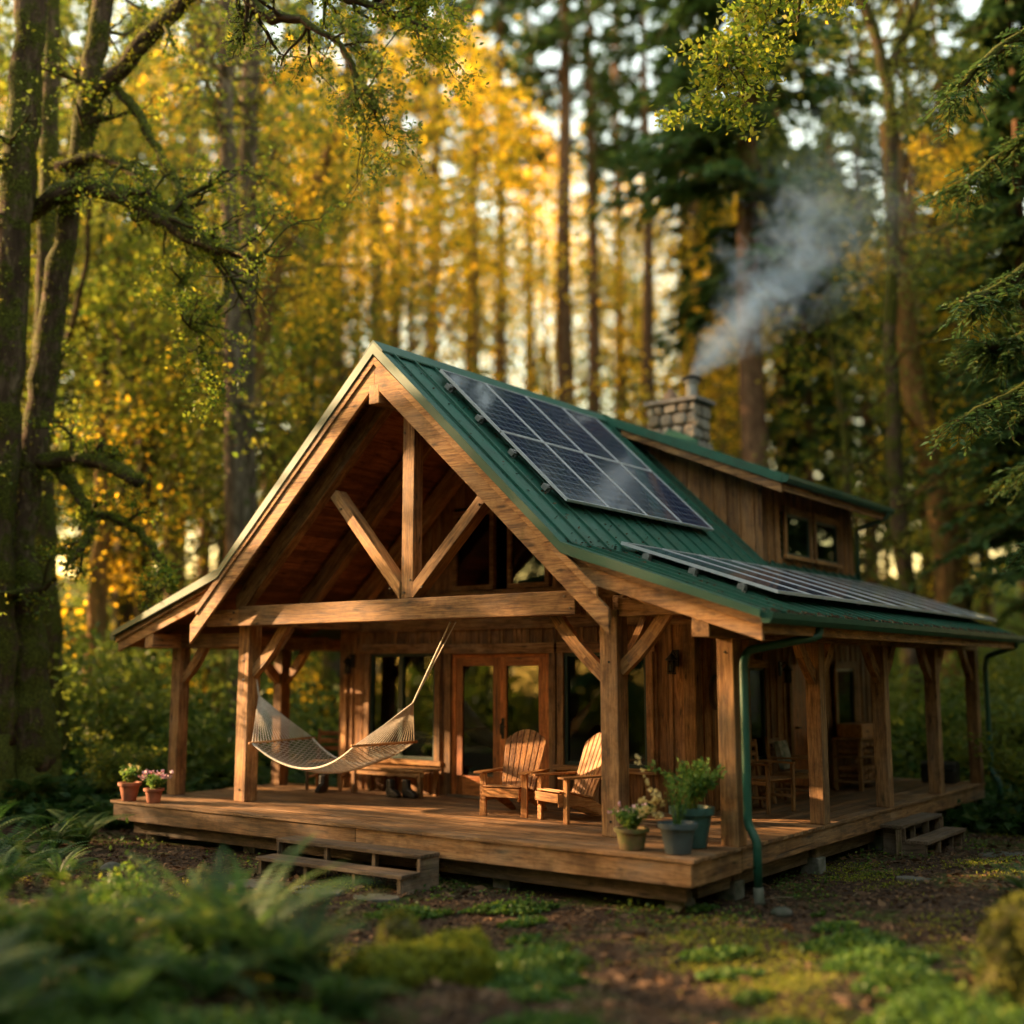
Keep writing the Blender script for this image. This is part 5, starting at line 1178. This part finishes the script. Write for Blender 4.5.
def bush(label, px, dep, w, h, n, size, mat, group=None):
    x, y = pol(px, dep); r = empty('shrub', (x, y, float(gh(x, y))), 0, label=label, cat='shrub', group=group); m = MB(); tips = []
    for k in range(9): a = random.random()*6.28; grow(m, (0, 0, -.05), (math.cos(a)*w/h, math.sin(a)*w/h, 1), h*random.uniform(.6, .9), .014, 2, tips, .25, .05, 5, (2, 3), .5, .003, .7)
    m.build('stem', M['bark_mid'], r); foliage(r, tips, n, size, mat, .1, name='foliage'); return r
bush('leafy green shrub at the left edge below the deck level', 25, 9.8, .6, .85, 3000, .075, 'cover'); bush('low leafy shrub left of the front steps', 105, 11.0, .5, .55, 1800, .06, 'cover')
bush('low leafy shrub creeping toward the left corner of the deck', 150, 13, .5, .45, 1500, .06, 'cover'); bush('bushy shrub behind the left deck corner near the terracotta pots', 130, 21.5, .9, 1.1, 3600, .08, 'leaf_olive')
bush('broad green shrub beyond the left end of the deck', 200, 25, 1.3, 1.2, 4000, .1, 'cover'); bush('round shrub beyond the far end of the side porch', 1000, 25, 1.3, 1.6, 4500, .12, 'leaf_olive'); bush('leafy shrub glimpsed between the far side porch posts', 915, 27, 1.4, 1.8, 4500, .12, 'cover'); bush('dark leafy shrub near the right edge behind the porch', 1040, 21, 1.2, 1.5, 4500, .1, 'leaf_olive')
# moss hummocks, stumps
def hummock(name, label, cat, px, dep, sx, sy, sz, seed, mat='moss', zoff=0, tuft=2600, tsz=.035, cyl=False):
    x, y = pol(px, dep); z = float(gh(x, y)); r = empty(name, (x, y, z), 0, label=label, cat=cat); bm = bmesh.new(); bmesh.ops.create_icosphere(bm, subdivisions=5, radius=1); rs = random.Random(seed); ph = [rs.uniform(0, 6) for _ in range(9)]
    for v in bm.verts:
        c = v.co.copy(); d = 1+.24*math.sin(c.x*3.6+ph[0])*math.cos(c.y*3.4+ph[1])+.13*math.sin(c.x*7+ph[2])*math.sin(c.z*6+ph[3])+.13*math.sin(c.y*13+ph[4])*math.cos(c.x*11+ph[5])*math.cos(c.z*9)
        if cyl:
            hz = (c.z+1)/2; rr = math.hypot(c.x, c.y); f = (1.35-.6*hz)*(1 if hz < .93 else .8); a = math.atan2(c.y, c.x); k = (1+.13*math.sin(a*5+ph[0])*(1.3-hz)) * d / max(rr, .12)*min(1, rr*1.9); c = Vector((c.x*k*f, c.y*k*f, c.z)); v.co = c
        else: v.co = c*d
        v.co.x *= sx; v.co.y *= sy; v.co.z *= sz
    bm.normal_update(); P = [(v.co.copy(), v.normal.copy()) for v in bm.verts]; me = bpy.data.meshes.new('body'); bm.to_mesh(me); bm.free(); me.polygons.foreach_set('use_smooth', [True]*len(me.polygons)); me.materials.append(M[mat]); o = mesh_obj('body', me, r); o.location = (0, 0, sz*.55+zoff)
    P = [p for p in P if p[0].z > -sz*.7]; idx = rng.integers(0, len(P), tuft); C = np.array([tuple(P[i][0]+P[i][1]*random.uniform(-.005, .03)) for i in idx])+rng.normal(0, .02, (tuft, 3)); f = mesh_obj('moss', cloud_mesh('moss', leaves(C, tsz*1.25, .4, 0), None, rng.random(tuft), M['mosstuft_dark' if mat == 'moss_dark' else 'mosstuft']), r); f.location = (0, 0, sz*.55+zoff); return r
hummock('moss_hummock', 'bright yellow-green moss mound, right part of the clump in the foreground', 'moss mound', 462, 9.8, .27, .24, .22, 1, tuft=7000, tsz=.04); hummock('moss_hummock', 'broad moss mound at the middle of the foreground clump', 'moss mound', 422, 9.7, .30, .24, .17, 2, tuft=7000, tsz=.04)
hummock('moss_hummock', 'low dark moss mound at the left end of the foreground clump, behind the ferns', 'moss mound', 385, 9.3, .26, .22, .15, 4, 'moss', tuft=5000, tsz=.04)
hummock('moss_stump', 'small broken stump topped with moss, standing in the foreground moss clump', 'stump', 404, 10.1, .15, .14, .33, 3, 'moss_dark', tuft=2600, cyl=True)
hummock('moss_stump', 'large mossy stump cut off by the right edge of the frame', 'stump', 1004, 9.8, .27, .27, .50, 8, 'moss_dark', tuft=7200, tsz=.04, cyl=True)
# moss, leaf litter and creeping plants on the clearing floor
def floor_cover():
    r = np.random.default_rng(4)
    def scatter(n, dmin, dmax, pw=1.0):
        px = r.uniform(-60, 1090, n); dep = dmin+(dmax-dmin)*r.random(n)**pw; v = _d[None, :2]+_r[None, :2]*((px-512)/FPX)[:, None]; v /= np.linalg.norm(v, axis=1, keepdims=True); x = CAM[0]+v[:, 0]*dep; y = CAM[1]+v[:, 1]*dep
        ok = ~((x > -9.3) & (x < -.3) & (y > .25) & (y < 10.3)); return x[ok], y[ok], px[ok], dep[ok]
    def pn(x, y, s, o): return np.sin(x*s+o)*np.cos(y*s*1.1+o*2)+.6*np.sin(x*s*2.3+y*s*1.7+o)+.35*np.sin(x*s*5.1-y*s*4.3+o*3)
    x, y, px, d = scatter(80000, 6, 24, 1.1); z = gh(x, y)+.008; V = leaves(np.stack([x, y, z], 1), .05, .45, .7, .7); V[::22] = (V[::22]-V[::22].mean(1, keepdims=True))*2.2+V[::22].mean(1, keepdims=True)+[0, 0, .012]; tag(mesh_obj('leaf_litter', cloud_mesh('leaf_litter', V, None, r.random(len(x)), M['litter'])), kind='stuff')
    x, y, px, d = scatter(260000, 6, 22, 1.05); k = pn(x, y, 1.15, .7)+.5*(px-500)/600-(d-9)*.09*1.0+np.where(px < 300, .2, 0); ok = k+r.normal(0, .25, len(x)) > .55; x, y, k = x[ok], y[ok], k[ok]; z = gh(x, y)+.012; tag(mesh_obj('moss_carpet', cloud_mesh('moss_carpet', leaves(np.stack([x, y, z+np.abs(r.normal(0, .012, len(x)))], 1), .032, .35, .2), None, np.clip(r.random(len(x)), 0, 1), M['mosstuft'])), kind='stuff')
    x, y, px, d = scatter(190000, 6, 13, .9); k = pn(x, y, 1.5, 2.1)+1.2*smooth01((8.8-d)/1.6)+1.3*smooth01((px-640)/160)*smooth01((10.6-d)/1.5)+np.where(px < 330, .9, 0)*smooth01((11-d)/3)-.45; ok = k > .15; x, y, k = x[ok], y[ok], k[ok]
    z = gh(x, y)+np.abs(r.normal(0, .05, len(x)))*np.clip(k, .3, 1.5)+.02; tag(mesh_obj('ground_cover', cloud_mesh('ground_cover', leaves(np.stack([x, y, z], 1), .05, .8, .55), None, np.clip(r.normal(.45, .25, len(x)), 0, 1), M['cover'])), kind='stuff')
    x, y, px, d = scatter(26000, 11.5, 21, 1); e = np.minimum(np.abs(y+.0)+np.where((x > -9.4) & (x < 0), 0, 9), np.abs(x-.25)+np.where((y > 0) & (y < 10.4), 0, 9)); k = pn(x, y, 2.1, 5)-e*1.6; ok = k > -.2; x, y = x[ok], y[ok]; z = gh(x, y)+np.abs(r.normal(0, .04, len(x)))+.01; tag(mesh_obj('deck_edge_weeds', cloud_mesh('deck_edge_weeds', leaves(np.stack([x, y, z], 1), .04, .7, .5), None, r.random(len(x)), M['cover'])), kind='stuff')
    m = MB(); R = random.Random(8)
    for _ in range(260):
        px_, dp = R.uniform(0, 1060), R.uniform(7, 16); a, b = pol(px_, dp)
        if -9.5 < a < 0 and 0 < b < 10: continue
        an = R.random()*6.28; L_ = R.uniform(.08, .35); z_ = float(gh(a, b))+.012; m.tube([(a, b, z_), (a+math.cos(an)*L_*.5, b+math.sin(an)*L_*.5, z_+R.uniform(0, .03)), (a+math.cos(an+.3)*L_, b+math.sin(an+.3)*L_, z_)], [.007, .005, .003], 4, False)
    tag(m.build('forest_debris', M['old']), kind='stuff')
    # far floor, greener
    x, y, px, d = scatter(120000, 20, 60, 1.4); z = gh(x, y)+.05; tag(mesh_obj('far_ground_cover', cloud_mesh('far_ground_cover', leaves(np.stack([x, y, z+np.abs(r.normal(0, .12, len(x)))], 1), .2, .6, .5), None, r.random(len(x)), M['fern'])), kind='stuff')
floor_cover()
random.seed(9)
for i, (px, dep, l) in enumerate(((505, 12.2, 'fallen twig lying in the soil before the deck, near the centre'), (660, 10.5, 'short fallen stick on the moss below the flower pots'), (770, 11.6, 'fallen stick on the ground by the downspout'), (560, 8.6, 'fallen twig in the moss at the bottom centre'))):
    x, y = pol(px, dep); a = random.random()*3; z = float(gh(x, y))+.02; m = MB(); L = random.uniform(.2, .4); m.tube([(x, y, z), (x+math.cos(a)*L*.5, y+math.sin(a)*L*.5, z+.02), (x+math.cos(a+.3)*L, y+math.sin(a+.3)*L, z)], [.014, .011, .006], 6); tag(m.build('twig', M['old']), l, 'twig')

# ------------------------------------------------------------------ smoke
def smoke():
    a = Vector((fc[0], fc[1], CZ1+.49)); b = Vector(at(885, 150, 24.5)); L = (b-a).length; q = (b-a).to_track_quat('X', 'Z')
    m = MB(); k = 14; prof = [(L*i/k, .22+.52*(L*i/k)) for i in range(k+1)]; m.tube([(x, 0, 0) for x, r in prof], [r for x, r in prof], 20)
    o = m.build('smoke', bpy.data.materials.new('smoke')); o.matrix_world = Matrix.Translation(a) @ q.to_matrix().to_4x4(); tag(o, kind='stuff')
    mt = o.data.materials[0]; mt.use_nodes = True; t = NT.__new__(NT); t.m = mt; t.t = mt.node_tree; t.t.nodes.clear(); out = t.n('OutputMaterial'); pv = t.n('VolumePrincipled'); t.l(pv.outputs[0], out.inputs['Volume'])
    tc = t.n('TexCoord').outputs['Object']; sp = t.n('SeparateXYZ'); t.l(tc, sp.inputs[0]); x = sp.outputs[0]
    w = t.noise(tc, .8, 3, .5); w2 = t.noise(tc, 1.1, 2, .5)
    oy = t.math('MULTIPLY', t.math('SUBTRACT', w, .5), t.math('MULTIPLY', x, .55)); oz = t.math('MULTIPLY', t.math('SUBTRACT', w2, .5), t.math('MULTIPLY', x, .55))
    yy = t.math('ADD', sp.outputs[1], oy); zz = t.math('ADD', sp.outputs[2], oz)
    rr = t.math('SQRT', t.math('ADD', t.math('MULTIPLY', yy, yy), t.math('MULTIPLY', zz, zz))); R = t.math('MULTIPLY_ADD', x, .36, .10)
    f = t.math('SUBTRACT', 1, t.math('DIVIDE', rr, R)); n = t.noise(tc, 1.9, 7, .68, 1.1)
    d = t.math('MULTIPLY_ADD', t.math('SUBTRACT', n, t.math('MULTIPLY_ADD', x, .012, .52)), t.math('MINIMUM', t.math('MULTIPLY_ADD', x, 2.2, .3), 5.0), f, clamp=True)
    fade = t.math('SUBTRACT', 1, t.math('DIVIDE', x, L), clamp=True); fade = t.math('POWER', fade, 1.7); fade = t.math('ADD', fade, t.math('MULTIPLY', t.math('SUBTRACT', 1, x, clamp=True), 1.5))
    dens = t.math('MULTIPLY', t.math('MULTIPLY', d, fade), 1.7); t.l(dens, pv.inputs['Density']); pv.inputs['Color'].default_value = (.62, .80, 1.0, 1); pv.inputs['Anisotropy'].default_value = .2
    cy.volume_step_rate = 1
smoke()
